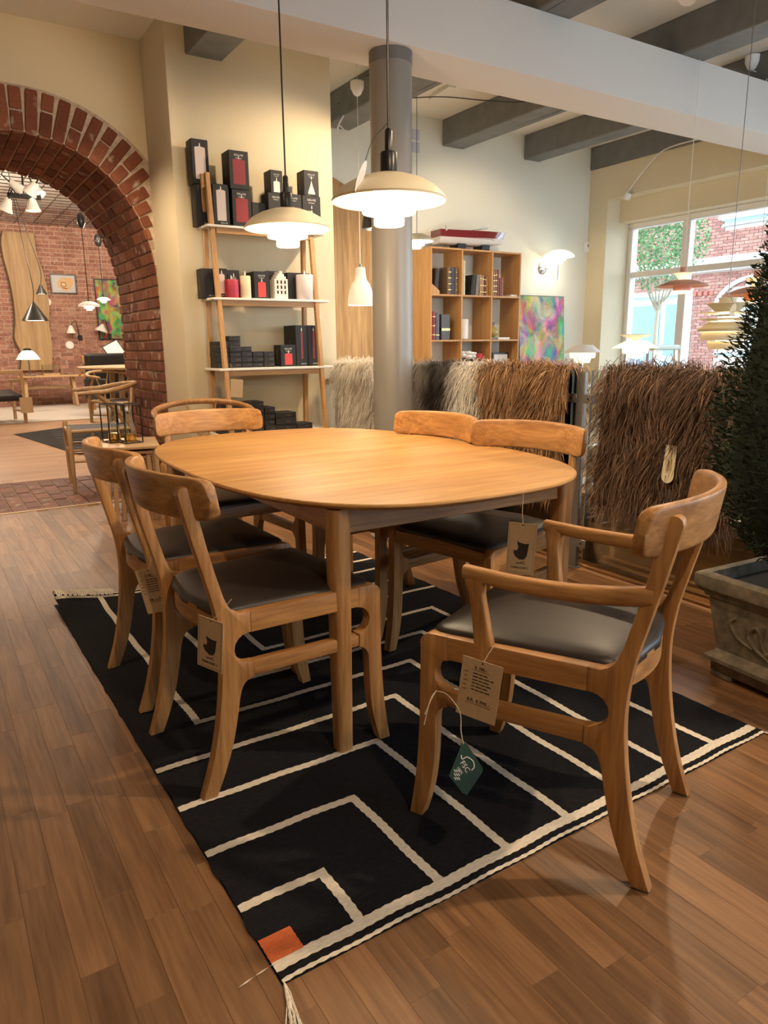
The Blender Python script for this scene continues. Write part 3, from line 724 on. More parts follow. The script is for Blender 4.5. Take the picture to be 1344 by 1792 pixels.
def candle_print(par, x, y, z, w, h, mat, shape='pillar', flame=True):
    """flat picture printed on the front of a box"""
    b = B()
    if shape == 'pillar':
        b.poly([(x-w/2, y, z)] + [(x-w/2+w*i/6, y, z+h+.006*math.sin(PI*i/6)) for i in range(7)] + [(x+w/2, y, z)])
    elif shape == 'tree':
        b.poly([(x-w*.5, y, z+h*.08), (x-w*.42, y, z), (x+w*.42, y, z), (x+w*.5, y, z+h*.08), (x+w*.18, y, z+h*.6), (x, y, z+h), (x-w*.18, y, z+h*.6)])
    else:
        b.poly([(x-w*.5, y, z), (x+w*.5, y, z), (x+w*.28, y, z+h*.3), (x+w*.34, y, z+h*.36), (x+w*.15, y, z+h*.62), (x+w*.2, y, z+h*.66), (x, y, z+h), (x-w*.2, y, z+h*.66), (x-w*.15, y, z+h*.62), (x-w*.34, y, z+h*.36), (x-w*.28, y, z+h*.3)])
    o = b.obj('candle_print', mat, par, smooth=0)
    if flame: B().poly([(x-.004, y, z+h+.006), (x+.004, y, z+h+.006), (x+.003, y, z+h+.02), (x, y, z+h+.03), (x-.003, y, z+h+.02)]).obj('flame_print', M['whiteprint'], par, smooth=0)
    return o
def pbox(label, x0, x1, y0, d, z0, h, pic=None, txt=True, grp='candle gift boxes on the rack', rz=0.0, mat=None, name='candle_box'):
    """black carton: front at y0 (towards the room)"""
    cx = (x0+x1)/2; w = x1-x0
    t = empty(name, (cx, y0, z0), rz, label, 'box', grp)
    B().box(-w/2, w/2, 0, d, 0, h, .0025).obj('carton', mat or M['black_matt'], t)
    if pic:
        kind, mt, pw, ph, pz = pic
        candle_print(t, 0, -.0008, pz, pw, ph, mt, kind)
    if txt:
        if pic and h-pic[3]-pic[4] > .055:
            text('lettering', 'DELUXE', w*.13, M['whiteprint'], t, (0, -.0008, h-.028), (PI/2, 0, 0)); text('lettering', 'Homeart', w*.09, M['whiteprint'], t, (0, -.0008, h-.028-w*.13), (PI/2, 0, 0))
        else: text('lettering', 'DELUXE', w*.12, M['whiteprint'], t, (w*.12, -.0008, .016), (PI/2, 0, 0))
        text('side_lettering', 'DELUXE', .022, plain_grey, t, (-w/2-.0008, d*.5, h*.5), (PI/2, -PI/2, -PI/2))
    return t
plain_grey = plain('grey_print', (.22, .21, .21), .7)
z1 = 1.896
pbox('lower tall black candle box at the left end of the top rack shelf', 1.262, 1.374, 3.90, .10, z1, .255)
pbox('upper tall black candle box with a white pillar print, top left of the rack', 1.252, 1.364, 3.90, .10, z1+.256, .27, ('pillar', M['pinkpic'], .07, .19, .03))
pbox('black candle box with a slim pale pillar print beside the rack leg', 1.352, 1.462, 3.83, .11, z1, .255, ('pillar', M['pinkpic'], .062, .185, .03))
pbox('lower black box with red pillar print, left on the top shelf', 1.478, 1.612, 3.82, .13, z1, .232, ('pillar', M['darkredpic'], .085, .145, .03))
pbox('upper black box with red pillar print, stacked on its twin', 1.470, 1.606, 3.82, .13, z1+.233, .235, ('pillar', M['darkredpic'], .085, .148, .03))
pbox('low black box half hidden behind the left pendant on the top shelf', 1.632, 1.730, 3.86, .12, z1, .17)
pbox('black box with a white fir print under the small pillar box', 1.736, 1.848, 3.82, .12, z1, .235, ('fir', M['whiteprint'], .055, .095, .02))
pbox('small black box with a white pillar print, upper middle of the rack', 1.762, 1.852, 3.83, .11, z1+.236, .145, ('pillar', M['whiteprint'], .046, .065, .006))
pbox('black box with a slender tree print behind the left pendant lamp', 1.865, 1.985, 3.82, .12, z1, .24, ('tree', M['whiteprint'], .05, .10, .03))
pbox('black box with a ridged white fir print at the right shelf end', 1.992, 2.132, 3.82, .12, z1, .24, ('fir', M['whiteprint'], .062, .115, .035))
pbox('black box with a drop shaped tree print on top at the right', 2.012, 2.128, 3.83, .11, z1+.241, .165, ('tree', M['whiteprint'], .056, .09, .012))
B().box(1.40, 1.50, 3.805, 3.835, z1, z1+.006, .002).obj('thin_black_case', M['black'])
tag(bpy.data.objects['thin_black_case'], 'thin flat black case lying on the front of the top rack shelf', 'case')
z2 = 1.438
pbox('black box at the left end of the second shelf behind the rack leg', 1.262, 1.362, 3.88, .11, z2, .19)
pbox('black box with a slim grey candle print, left on the second shelf', 1.345, 1.425, 3.84, .10, z2, .19, ('pillar', M['pinkpic'], .038, .12, .03))
pbox('black box with a pale candle print behind the crimson candle', 1.445, 1.530, 3.89, .09, z2, .188, ('pillar', plain_grey, .036, .11, .03))
pbox('black box with bright red pillar print, middle of the second shelf', 1.606, 1.716, 3.82, .15, z2, .18, ('pillar', M['redpic'], .056, .095, .012))
pbox('black box behind the little white house', 1.735, 1.842, 3.90, .09, z2, .195)
pbox('black box behind the big white candle', 1.880, 2.055, 3.87, .12, z2, .187)
def candle(label, x, y, z, r, h, mat):
    t = empty('pillar_candle', (x, y, z), 0, label, 'candle', 'candles standing on the rack')
    B().lathe([(r*.96, 0), (r, .004), (r, h-.004), (r*.95, h), (r*.5, h-.004), (0, h-.006)], 28).obj('wax', mat, t)
    B().lathe([(.0035, h-.004), (.0055, h+.006), (.006, h+.014), (.003, h+.026), (0, h+.032)], 10).obj('flame_tip', M['white'], t)
candle('crimson pillar candle on the second rack shelf', 1.440, 3.815, z2, .046, .118, M['wax_red'])
candle('slim cream pillar candle right of the crimson one', 1.537, 3.81, z2, .036, .145, M['wax_cream'])
candle('large white pillar candle at the right end of the second shelf', 1.985, 3.815, z2, .061, .170, M['wax_white'])
hs = empty('house_lantern', (1.797, 3.80, z2), .0, 'white ceramic canal house lantern with stepped gable', 'lantern')
B().prism([(-.05, 0), (.05, 0), (.05, .135), (.037, .135), (.037, .152), (.024, .152), (.024, .168), (.012, .168), (.012, .186), (-.012, .186), (-.012, .168), (-.024, .168), (-.024, .152), (-.037, .152), (-.037, .135), (-.05, .135)], lambda a, b, t: (a, t, b), 0, .085, .002, 1).obj('house_body', M['ceramic'], hs)
for i in range(3):
    for j in range(3): B().box(-.033+i*.028, -.022+i*.028, -.0015, .003, .035+j*.034, .057+j*.034).obj('house_window', M['print'], hs, smooth=0)
z3 = .978
def small(label, x0, x1, y0, d, z, h): 
    t = B().box(-(x1-x0)/2, (x1-x0)/2, 0, d, 0, h, .002).obj('small_box', M['black_matt'], None, ((x0+x1)/2, y0, z)); tag(t, label, 'box', 'small black boxes stacked on the lower shelves')
    text('lettering', 'DELUXE', .009, plain_grey, t, (.018, -.0008, h/2), (PI/2, 0, 0)); return t
rs = random.Random(21)
cols = [('left', 1.300, 1.392, 5), ('second from left', 1.393, 1.476, 6), ('third from left', 1.477, 1.556, 4), ('fourth from left', 1.560, 1.640, 3), ('fifth from left', 1.640, 1.718, 3)]
ordn = ['bottom', 'second', 'third', 'fourth', 'fifth', 'topmost']
for cn, x0, x1, n in cols:
    for k in range(n):
        lv = 'topmost' if k == n-1 else ordn[k]
        small('small flat black box, %s in the %s stack on the third shelf' % (lv, cn), x0+rs.uniform(0, .002), x1, 3.80+rs.uniform(-.006, .006), .13, z3+k*.0355, .0345)
pbox('black box with red candle print on the third rack shelf', 1.772, 1.890, 3.80, .12, z3, .15, ('pillar', M['redpic'], .058, .075, .012))
pbox('tall black taper candle box on the third shelf, left of two', 1.893, 1.985, 3.80, .20, z3, .285, ('pillar', M['darkredpic'], .014, .19, .05))
pbox('tall black taper candle box at the right end of the third shelf', 1.988, 2.078, 3.80, .20, z3, .285, ('pillar', M['darkredpic'], .014, .19, .05))
z4 = .528
cols = [('left', 1.30, 1.45, 5), ('second from left', 1.452, 1.530, 5), ('third from left', 1.532, 1.612, 5), ('fourth from left', 1.616, 1.694, 4), ('fifth from left', 1.698, 1.860, 3), ('right', 1.864, 1.990, 1)]
for cn, x0, x1, n in cols:
    for k in range(n):
        lv = 'topmost' if k == n-1 else ordn[k]
        small('small flat black box, %s in the %s stack on the bottom shelf' % (lv, cn), x0+rs.uniform(0, .002), x1, 3.77+rs.uniform(-.006, .006), .14, z4+k*.0435, .0425)
ct = B().box(-.045, .045, -.001, .001, -.12, 0).obj('price_card', M['kraft'], None, (1.40, 3.705, .905), (0, .1, .1)); tag(ct, 'kraft price card hanging from the left leg of the candle rack', 'tag')
B().tube([(0, 0, 0), (-.03, 0, .05), (-.05, .01, .10)], .001, 5).obj('string', M['string'], ct)
# ---------------------------------------------------------------- three shade pendants over the table
def ph_shade(t, r1, sc=1.0, lit=True, z=0, shade_mat=None):
    """three nested shades below z; r1 = radius of the top shade"""
    sm = shade_mat or M['cream_lamp']
    top = [(r1*.16, .42*r1), (r1*.38, .385*r1), (r1*.62, .305*r1), (r1*.82, .195*r1), (r1*.95, .07*r1), (r1, 0)]
    prof = top + [(r1*.985, -.004)] + [(r*.985, zz-.006*sc) for r, zz in reversed(top)]
    B().lathe([(r, z+zz) for r, zz in prof], 56, cap=False).obj('top_shade', sm, t, smooth=1.2)
    m = M['opal'] if lit else M['opal_soft']
    mid = [(r1*.13, .16*r1), (r1*.28, .14*r1), (r1*.38, .03*r1), (r1*.455, -.15*r1), (r1*.47, -.20*r1)]
    B().lathe([(r, z+zz) for r, zz in mid + [(r*.97, zz-.004) for r, zz in reversed(mid)]], 48, cap=False).obj('middle_shade', m, t, smooth=1.2)
    low = [(r1*.10, -.12*r1), (r1*.20, -.14*r1), (r1*.245, -.21*r1), (r1*.268, -.34*r1), (r1*.262, -.41*r1), (r1*.24, -.425*r1), (0, -.427*r1)]
    B().lathe([(r, z+zz) for r, zz in low], 40, cap=False).obj('lower_shade', m, t, smooth=1.2)
    for a in (.4, 2.5, 4.6):
        B().tube([(r1*.28*math.cos(a), r1*.28*math.sin(a), z+.10*r1), (r1*.40*math.cos(a), r1*.40*math.sin(a), z+.33*r1)], .0022, 6).obj('strut', M['chrome'], t)
def pendant(loc, r1, ztop, label, watts):
    t = empty('pendant_lamp', loc, 0, label, 'lamp', 'cream three shade pendants')
    ph_shade(t, r1)
    B().lathe([(r1*.19, .40*r1), (r1*.19, .425*r1), (.030, .44*r1), (.026, .45*r1), (.027, .46*r1+.05), (.024, .46*r1+.055), (.012, .46*r1+.058), (.0115, .46*r1+.115), (.006, .46*r1+.122)], 28).obj('lamp_holder', M['black'], t)
    B().tube([(0, 0, .46*r1+.118), (0, 0, ztop-loc[2])], .0036, 8).obj('cord', M['black'], t)
    B().lathe([(.05, ztop-loc[2]-.035), (.045, ztop-loc[2]-.01), (.02, ztop-loc[2])], 24).obj('ceiling_rose', M['black'], t)
    l = bpy.data.lights.new('pendant_bulb', 'POINT'); l.energy = watts; l.color = (1, .76, .48); l.shadow_soft_size = .04
    o = bpy.data.objects.new('pendant_bulb', l); COL.objects.link(o); o.parent = t; o.location = (0, 0, -.22)
    return t
p2 = pendant((.90, 1.02, 1.560), .180, 3.18, 'cream three shade pendant over the near half of the table, with a paper tag', 16)
p1 = pendant((.985, 1.945, 1.606), .181, 3.18, 'cream three shade pendant over the far half of the table', 16)
tg = empty('lamp_tag', (.755, .945, 1.60), 0, 'oval paper tag tied to the near pendant lamp', 'tag')
B().prism([(.016*math.cos(a), .048*math.sin(a)) for a in [2*PI*i/28 for i in range(28)]], lambda a, b, t: (a*.85, t + a*.5, b), -.0006, .0006).obj('paper_oval', M['whiteprint'], tg, rot=(0, .42, 0))
B().tube(smooth_pts([(.015, 0, .04), (.06, .03, .11), (.125, .065, .165), (.143, .073, .182)], 5), .0012, 5).obj('string', M['black'], tg)
# ---------------------------------------------------------------- wishbone chairs, nesting tables, lanterns
def wishbone(name, loc, rz, label, seatm, wm, sc=1.0, grp='round rail chairs'):
    t = empty(name, loc, rz, label, 'chair', grp); t.scale = (sc, sc, sc)
    for sx in (-1, 1):
        B().tube([(sx*.24, .22, 0), (sx*.24, .22, .2), (sx*.24, .22, .38), (sx*.24, .22, .455), (sx*.24, .22, .468)], [.012, .016, .0185, .018, .010], 12).obj('front_leg', wm, t)
        B().tube(smooth_pts([(sx*.185, -.235, 0), (sx*.19, -.22, .25), (sx*.195, -.205, .43), (sx*.225, -.12, .56), (sx*.255, -.01, .665), (sx*.262, .02, .695)], 5), [.012]+[.0165]*18+[.013]*7, 12).obj('rear_leg', wm, t)
        B().tube([(sx*.24, .22, .43), (sx*.195, -.205, .43)], .013, 10).obj('seat_rail', wm, t)
        for z in (.20, .28): B().tube([(sx*.24, .22, z+.02), (sx*.19, -.215, z)], .009, 8).obj('stretcher', wm, t)
    B().tube([(-.24, .22, .42), (.24, .22, .42)], .014, 10).obj('seat_rail', wm, t); B().tube([(-.195, -.205, .43), (.195, -.205, .43)], .013, 10).obj('seat_rail', wm, t)
    B().tube([(-.24, .22, .27), (.24, .22, .27)], .009, 8).obj('stretcher', wm, t)
    rail = [(.27*math.cos(a), -.03 + .25*math.sin(a)*1.0, .70 + .045*max(0, -math.sin(a))) for a in [math.radians(12 - 204*i/28) for i in range(29)]]
    rail = [(rail[0][0]-.005, rail[0][1]+.12, .692)] + rail + [(rail[-1][0]+.005, rail[-1][1]+.12, .692)]
    B().tube(rail, [.011]+[.0165]*29+[.011], 12, up=(0, 0, 1)).obj('top_rail', wm, t)
    yb = [(0, -.212, .43), (0, -.225, .52)]
    B().tube(yb, .012, 8, flat=.6).obj('splat', wm, t)
    for sx in (-1, 1): B().tube(smooth_pts([(0, -.225, .51), (sx*.045, -.245, .60), (sx*.085, -.262, .735)], 4), .010, 8, flat=.6).obj('splat_arm', wm, t)
    sp = B(); n = 10
    for i in range(n):
        for j in range(n):
            def P(i, j):
                u = -1+2*i/n; v = j/n; y = -.2+.42*v; x = u*(.19+.045*v); return (x, y, .437 - .012*(1-u*u)*math.sin(PI*v))
            sp.quad(P(i, j), P(i+1, j), P(i+1, j+1), P(i, j+1))
    sp.obj('woven_seat', seatm, t, weld=.0005)
    return t
M['cord_black'] = plain('black_paper_cord', (.035, .028, .03), .75, bump_s=.5, bump_scale=150); M['cord_nat'] = plain('brown_leather_seat', (.20, .075, .03), .6)
wishbone('wishbone_chair', (.80, 5.33, 0), math.radians(84), 'round rail oak chair with black seat standing on the brick threshold', M['cord_black'], M['paleZ'], 1.12)
wishbone('wishbone_chair', (1.62, 8.4, 0), math.radians(200), 'round rail oak chair on the black rug beyond the archway', M['cord_black'], M['paleZ'], 1.12)
wishbone('wishbone_chair', (.985, 3.18, 0), math.radians(165), 'round rail oak chair with brown seat between far dining chair and rack', M['cord_nat'], M['oakZ'], 1.06)
def nest(loc, rz, w, d, h, label):
    t = empty('nesting_table', loc, rz, label, 'table', 'nesting side tables left of the rack')
    B().box(-w/2, w/2, -d/2, d/2, h-.02, h, .004).obj('top', M['paleX'], t)
    for sx in (-1, 1):
        for sy in (-1, 1): bar((sx*(w/2-.015), sy*(d/2-.02), 0), (sx*(w/2-.03), sy*(d/2-.035), h-.02), .026, .026, M['paleZ'], 'leg', t, .003)
    for sx in (-1, 1): B().box(sx*(w/2-.03)-.008, sx*(w/2-.03)+.008, -d/2+.04, d/2-.04, h-.055, h-.02, .002).obj('apron', M['paleY'], t)
    B().box(-w/2+.03, w/2-.03, d/2-.045, d/2-.03, h-.055, h-.02, .002).obj('apron', M['paleX'], t)
nest((.735, 4.02, 0), math.radians(-12), .36, .52, .50, 'tallest pale oak nesting table, carrying two candle lanterns')
nest((.735, 4.02, 0), math.radians(-12), .27, .46, .465, 'middle pale oak nesting table tucked under the tallest')
nest((.735, 4.02, 0), math.radians(-12), .18, .40, .43, 'smallest pale oak nesting table, tucked innermost')
def lantern(loc, label):
    t = empty('wire_lantern', loc, .2, label, 'lantern', 'black wire lanterns on the nesting table')
    w, h = .058, .255; P = []
    fr = B()
    for a in range(4):
        ax, ay = ((-w, -w), (w, -w), (w, w), (-w, w))[a]; bx_, by_ = ((-w, -w), (w, -w), (w, w), (-w, w))[(a+1) % 4]
        fr.tube([(ax, ay, .004), (ax, ay, h)], .0042, 6); fr.tube([(ax, ay, h), (bx_, by_, h)], .0042, 6); fr.tube([(ax, ay, .004), (bx_, by_, .004)], .0042, 6)
    tag(fr.obj('wire_frame', M['black'], t))
    B().lathe([(.036, .018), (.036, .06), (.034, .10), (.022, .15), (.018, .20), (.024, .235)], 20, cap=False).obj('glass_chimney', M['glass'], t)
    B().lathe([(.038, .006), (.040, .01), (.040, .06), (.036, .062)], 24).obj('brass_cup', M['brass'], t)
lantern((.655, 4.085, .50), 'black wire candle lantern with brass cup, the left of the pair'); lantern((.735, 3.985, .50), 'black wire candle lantern with brass cup, the right of the pair')
sb = B(); n = 40; rr = []
for z, r in ((0, .05), (.012, .075), (.035, .088), (.058, .082), (.072, .06), (.076, .03)):
    rr.append(sb.ring([(r*(1+.07*math.cos(20*2*PI*k/80))*math.cos(2*PI*k/80), r*(1+.07*math.cos(20*2*PI*k/80))*math.sin(2*PI*k/80), z) for k in range(80)]))
for a, b in zip(rr, rr[1:]): sb.bridge(a, b)
sb.bm.faces.new(rr[0][::-1]); sb.bm.faces.new(rr[-1])
tag(sb.obj('ribbed_bowl', M['ceramic'], None, (.93, 3.12, .466)), 'white ribbed ceramic bowl on the chair behind the far end of the table', 'bowl')
# ---------------------------------------------------------------- glass balustrade and sheepskins
GX = 2.31
POSTS = (.20, 1.488, 2.735, 3.965)
for i, y in enumerate(POSTS):
    t = empty('balustrade_post', (GX, y, 0), 0, ['grey steel balustrade post behind the potted conifer', 'grey steel balustrade post with two clamps between the brown sheepskins', 'grey steel balustrade post hidden behind the column and grey sheepskin', 'grey steel balustrade post at the far end beside the candle rack'][i], 'post', 'balustrade posts')
    B().box(-.012, .012, -.026, .026, .006, .985, .004).obj('upright', M['steel'], t)
    B().lathe([(.04, 0), (.04, .006), (.02, .008)], 20).obj('foot_plate', M['steel'], t)
    for z in (.855, .135):
        for sy in (-1, 1):
            c = B().box(-.016, .016, min(sy*.02, sy*.085), max(sy*.02, sy*.085), z-.022, z+.022, .003).obj('glass_clamp', M['steel'], t)
            B().lathe([(.006, 0), (.006, .002)], 12, M=Matrix.Translation((-.0165, sy*.055, z)) @ Matrix.Rotation(PI/2, 4, 'Y')).obj('screw', M['black'], c)
for y0, y1, l_ in ((-1.0, .145, 'glass balustrade panel at the near end behind the planter'), (.255, 1.43, 'glass balustrade panel carrying the dark brown sheepskin'), (1.546, 2.68, 'glass balustrade panel carrying the brown and grey sheepskins'), (2.79, 3.91, 'glass balustrade panel carrying the white sheepskin')):
    g = B().box(GX-.005, GX+.005, y0, y1, .052, .992, .0008).obj('glass_screen', M['glass'], smooth=0); tag(g, l_, 'glass panel', 'glass balustrade panels')
    B().box(GX-.0055, GX+.0055, y0, y0+.003, .052, .992).obj('polished_edge', M['glass_edge'], g, smooth=0); B().box(GX-.0055, GX+.0055, y1-.003, y1, .052, .992).obj('polished_edge', M['glass_edge'], g, smooth=0)
def fur_mat(name, stops, tip):
    m, nt, b = node_mat(name); L = nt.links.new
    ge = N(nt, 'ShaderNodeNewGeometry'); r = ramp(nt, stops, ge.outputs['Random Per Island'])
    L(r.outputs[0], b.inputs['Base Color']); b.inputs['Roughness'].default_value = .55; b.inputs['Specular IOR Level'].default_value = .3
    b.inputs['Sheen Weight'].default_value = .15
    return m
def grey_fur_mat(name, y0, y1):
    """pale grey fleece with a black saddle mark"""
    m, nt, b = node_mat(name); L = nt.links.new
    ge = N(nt, 'ShaderNodeNewGeometry'); sx = N(nt, 'ShaderNodeSeparateXYZ'); L(ge.outputs['Position'], sx.inputs[0])
    mr = N(nt, 'ShaderNodeMapRange'); mr.inputs['From Min'].default_value = y0; mr.inputs['From Max'].default_value = y1; L(sx.outputs['Y'], mr.inputs['Value'])
    nz = N(nt, 'ShaderNodeTexNoise'); nz.inputs['Scale'].default_value = 7; L(ge.outputs['Position'], nz.inputs['Vector'])
    ad = N(nt, 'ShaderNodeMath', operation='ADD'); ml = N(nt, 'ShaderNodeMath', operation='MULTIPLY_ADD'); ml.inputs[1].default_value = .22; ml.inputs[2].default_value = -.11; L(nz.outputs['Fac'], ml.inputs[0]); L(mr.outputs[0], ad.inputs[0]); L(ml.outputs[0], ad.inputs[1])
    ra = ramp(nt, [(.0, (.66, .60, .53)), (.3, (.50, .46, .42)), (.42, (.05, .046, .042)), (.58, (.04, .036, .033)), (.68, (.42, .39, .36)), (.82, (.74, .70, .64)), (1, (.80, .75, .66))], ad.outputs[0])
    r2 = ramp(nt, [(0, (.7, .7, .7)), (1, (1.3, 1.3, 1.3))], ge.outputs['Random Per Island'])
    mx = N(nt, 'ShaderNodeMix', data_type='RGBA', blend_type='MULTIPLY'); mx.inputs[0].default_value = 1; L(ra.outputs[0], mx.inputs[6]); L(r2.outputs[0], mx.inputs[7]); L(mx.outputs[2], b.inputs['Base Color'])
    b.inputs['Roughness'].default_value = .6; b.inputs['Specular IOR Level'].default_value = .25
    return m
def sheepskin(label, y0, y1, zb_front, zb_back, mat, hide_col, n=9000, length=.12, curl=.6, seed=1):
    rng = np.random.default_rng(seed); W_ = y1-y0; yc = (y0+y1)/2; zt = .972
    Lf, Lb = zt-zb_front, zt-zb_back; tot = Lf + Lb + .09
    t = empty('sheepskin', (GX, yc, 0), 0, label, 'sheepskin', 'sheepskins hung over the glass balustrade')
    def surf(s, w):
        """s: distance along the drape from the front hem, w in -1..1 across; returns point and outward normal"""
        half = W_/2*(.93 + .07*np.sin(3.3*s+seed) - .10*np.clip((.12-s)/.12, 0, 1)**2 - .10*np.clip((s-tot+.12)/.12, 0, 1)**2)
        y = w*half; bul = .012 + .010*np.sin(5*y+seed*2)*np.sin(6*s)
        a = np.clip((s-Lf)/.09, 0, 1)*PI; R_ = .022
        x = np.where(s < Lf, -R_-bul, np.where(s > Lf+.09, R_+bul, -R_*np.cos(a)*1.2)); z = np.where(s < Lf, zt-Lf+s, np.where(s > Lf+.09, zt-(s-Lf-.09), zt+R_*np.sin(a)*.9))
        nx = np.where(s < Lf, -1., np.where(s > Lf+.09, 1., -np.cos(a))); nz = np.where((s < Lf) | (s > Lf+.09), 0., np.sin(a))
        return np.stack([x, y, z], -1), np.stack([nx, np.zeros_like(nx), nz], -1)
    ns, nw = 60, 24; S_, Wg = np.meshgrid(np.linspace(0, tot, ns), np.linspace(-1, 1, nw), indexing='ij'); P, _ = surf(S_, Wg); P = P.reshape(-1, 3)
    idx = np.arange(ns*nw).reshape(ns, nw); F = np.stack([idx[:-1, :-1], idx[:-1, 1:], idx[1:, 1:], idx[1:, :-1]], -1).reshape(-1, 4)
    hide = link('hide', arr_mesh('hide', P, F, hide_col, True), None, t)
    mod = hide.modifiers.new('thick', 'SOLIDIFY'); mod.thickness = .006; mod.offset = -1
    s = rng.uniform(0, tot, n); s = np.where(rng.random(n) < .22, np.minimum(s*.0+Lf+rng.normal(.03, .07, n), tot), s); s = np.clip(s, 0, tot); w = rng.uniform(-1, 1, n)
    R0, Nn = surf(s, w)
    down = np.where((s < Lf+.045)[:, None], np.array([[-.12, 0, -1.]]), np.array([[.12, 0, -1.]]))
    side = np.array([[0, 1., 0]])
    # strands follow lock directions that vary slowly over the skin
    lock = np.sin(9*R0[:, 1]+4*np.sin(7*R0[:, 2]+seed)) * .5 + .35*np.sin(23*R0[:, 1]+11*R0[:, 2]); ph = rng.uniform(0, 2*PI, n); ln = length*rng.uniform(.55, 1.15, n)
    edge = np.abs(w)**6*np.sign(w); top_ = np.exp(-((s-Lf-.045)/.10)**2); lift = .8 + .9*top_*rng.uniform(.2, 1.3, n); ln = ln*(1+.25*top_*rng.uniform(-1, 1, n))
    K = 5; pts = [R0 - Nn*.002]
    for k in range(1, K):
        f = k/(K-1)
        d = Nn*((lift*(1-f)+.08)[:, None]) + down*(.28+.85*f) + side*((lock*.55 + edge*.6 + curl*.45*np.sin(ph+f*4.2))[:, None]) + np.stack([np.zeros(n), np.zeros(n), curl*.25*np.cos(ph+f*5)], -1)
        d /= np.linalg.norm(d, axis=1)[:, None]; pts.append(pts[-1] + d*(ln/(K-1))[:, None])
    wid = rng.uniform(.0012, .0026, n); ang = rng.uniform(0, PI, n)
    wv = np.stack([np.cos(ang)*.5, np.sin(ang), .2*np.cos(ang)], -1); wv /= np.linalg.norm(wv, axis=1)[:, None]
    V = np.zeros((n, 2*K-1, 3)); 
    for k in range(K-1):
        q = wid*(1-.55*k/(K-1)); V[:, 2*k] = pts[k] - wv*q[:, None]; V[:, 2*k+1] = pts[k] + wv*q[:, None]
    V[:, 2*K-2] = pts[-1]
    base = (np.arange(n)*(2*K-1))[:, None]; tri = []
    for k in range(K-2): tri += [(2*k, 2*k+1, 2*k+3), (2*k, 2*k+3, 2*k+2)]
    tri.append((2*K-4, 2*K-3, 2*K-2))
    F = (base[:, :, None] + np.array(tri)[None]).reshape(-1, 3)
    tag(link('fleece', arr_mesh('fleece', V.reshape(-1, 3), F, mat, True), None, t), kind='stuff')
    return t
BROWN = fur_mat('brown_fleece', [(0, (.13, .062, .028)), (.5, (.28, .14, .062)), (.8, (.46, .26, .12)), (1, (.70, .48, .27))], None)
DKBROWN = fur_mat('dark_brown_fleece', [(0, (.055, .027, .016)), (.6, (.115, .057, .030)), (.88, (.20, .105, .055)), (1, (.42, .27, .16))], None)
WHITEF = fur_mat('white_fleece', [(0, (.86, .78, .65)), (.5, (.92, .87, .78)), (1, (.96, .93, .88))], None)
HB = plain('dark_hide', (.10, .055, .03), .9); HW_ = plain('white_hide', (.70, .60, .46), .9); HG = plain('grey_hide', (.16, .14, .13), .9)
sheepskin('long haired dark brown sheepskin over the glass beside the potted conifer', .62, 1.36, .36, .50, DKBROWN, HB, 13000, .135, .75, 2)
sheepskin('golden brown sheepskin over the glass behind the nearer window side chair', 1.535, 2.19, .36, .55, BROWN, HB, 11000, .125, .35, 5)
sheepskin('grey and black sheepskin over the glass right of the column', 2.20, 2.98, .52, .60, grey_fur_mat('grey_black_fleece', 2.98, 2.20), HG, 10000, .11, .4, 7)
sheepskin('creamy white sheepskin over the glass left of the column', 3.33, 3.93, .50, .60, WHITEF, HW_, 9000, .12, .3, 9)
pt = empty('paper_tag', (2.225, .905, .62), 0, 'rounded cream paper tag on the dark brown sheepskin', 'tag')
B().prism([(.03*math.cos(a), -.055+.03*math.sin(a)) for a in [PI+PI*i/12 for i in range(13)]] + [(.027, .075), (-.027, .075)], lambda a, b, t: (t+.1*b, -a, b), -.0008, .0008).obj('card', M['wax_cream'], pt)
B().lathe([(.006, 0), (.006, .002), (.003, .002)], 12, M=Matrix.Translation((.0052, 0, .06)) @ Matrix.Rotation(-PI/2, 4, 'Y')).obj('eyelet', M['brass'], pt)
pr = B()
for i in range(5): pr.box(-.0012+.1*(-.04+i*.0), -.0009-.004, -.013+i*.006, -.0115+i*.006, -.045, .02+.006*(i % 3))
tag(pr.obj('printed_lines', plain('gold_print', (.45, .36, .12), .6), pt, smooth=0), kind='stuff')
# ---------------------------------------------------------------- potted conifer
STONE = plain('weathered_stone', (.20, .17, .125), .9, noise_amt=.35, noise_scale=30, bump_s=.8, bump_scale=60)
pl = empty('stone_planter', (1.955, .125, 0), math.radians(-4), 'weathered square stone planter with moulded rim holding the conifer', 'planter')
def sq(b, prof, n=1):
    rr = []
    for r, z in prof: rr.append(b.ring([(-r, -r, z), (r, -r, z), (r, r, z), (-r, r, z)]))
    for a, c in zip(rr, rr[1:]): b.bridge(a, c)
    return rr
b = B(); rr = sq(b, [(.205, .022), (.205, .06), (.225, .062), (.225, .075), (.205, .085), (.196, .10), (.222, .275), (.222, .285), (.232, .288), (.236, .30), (.255, .318), (.258, .33), (.258, .362), (.252, .368), (.222, .368), (.215, .30)])
b.bm.faces.new(rr[0][::-1]); b.obj('body', STONE, pl, smooth=.4)
for sx in (-1, 1):
    for sy in (-1, 1): B().box(sx*.165-.04, sx*.165+.04, sy*.165-.04, sy*.165+.04, 0, .024, .004).obj('foot', STONE, pl)
B().box(-.216, .216, -.216, .216, .30, .33).obj('soil', plain('soil', (.03, .022, .016), .95, bump_s=1, bump_scale=60), pl, smooth=0)
def relief(P, r=.006):
    B().tube(smooth_pts(P, 6), r, 8).obj('relief', STONE, pl)
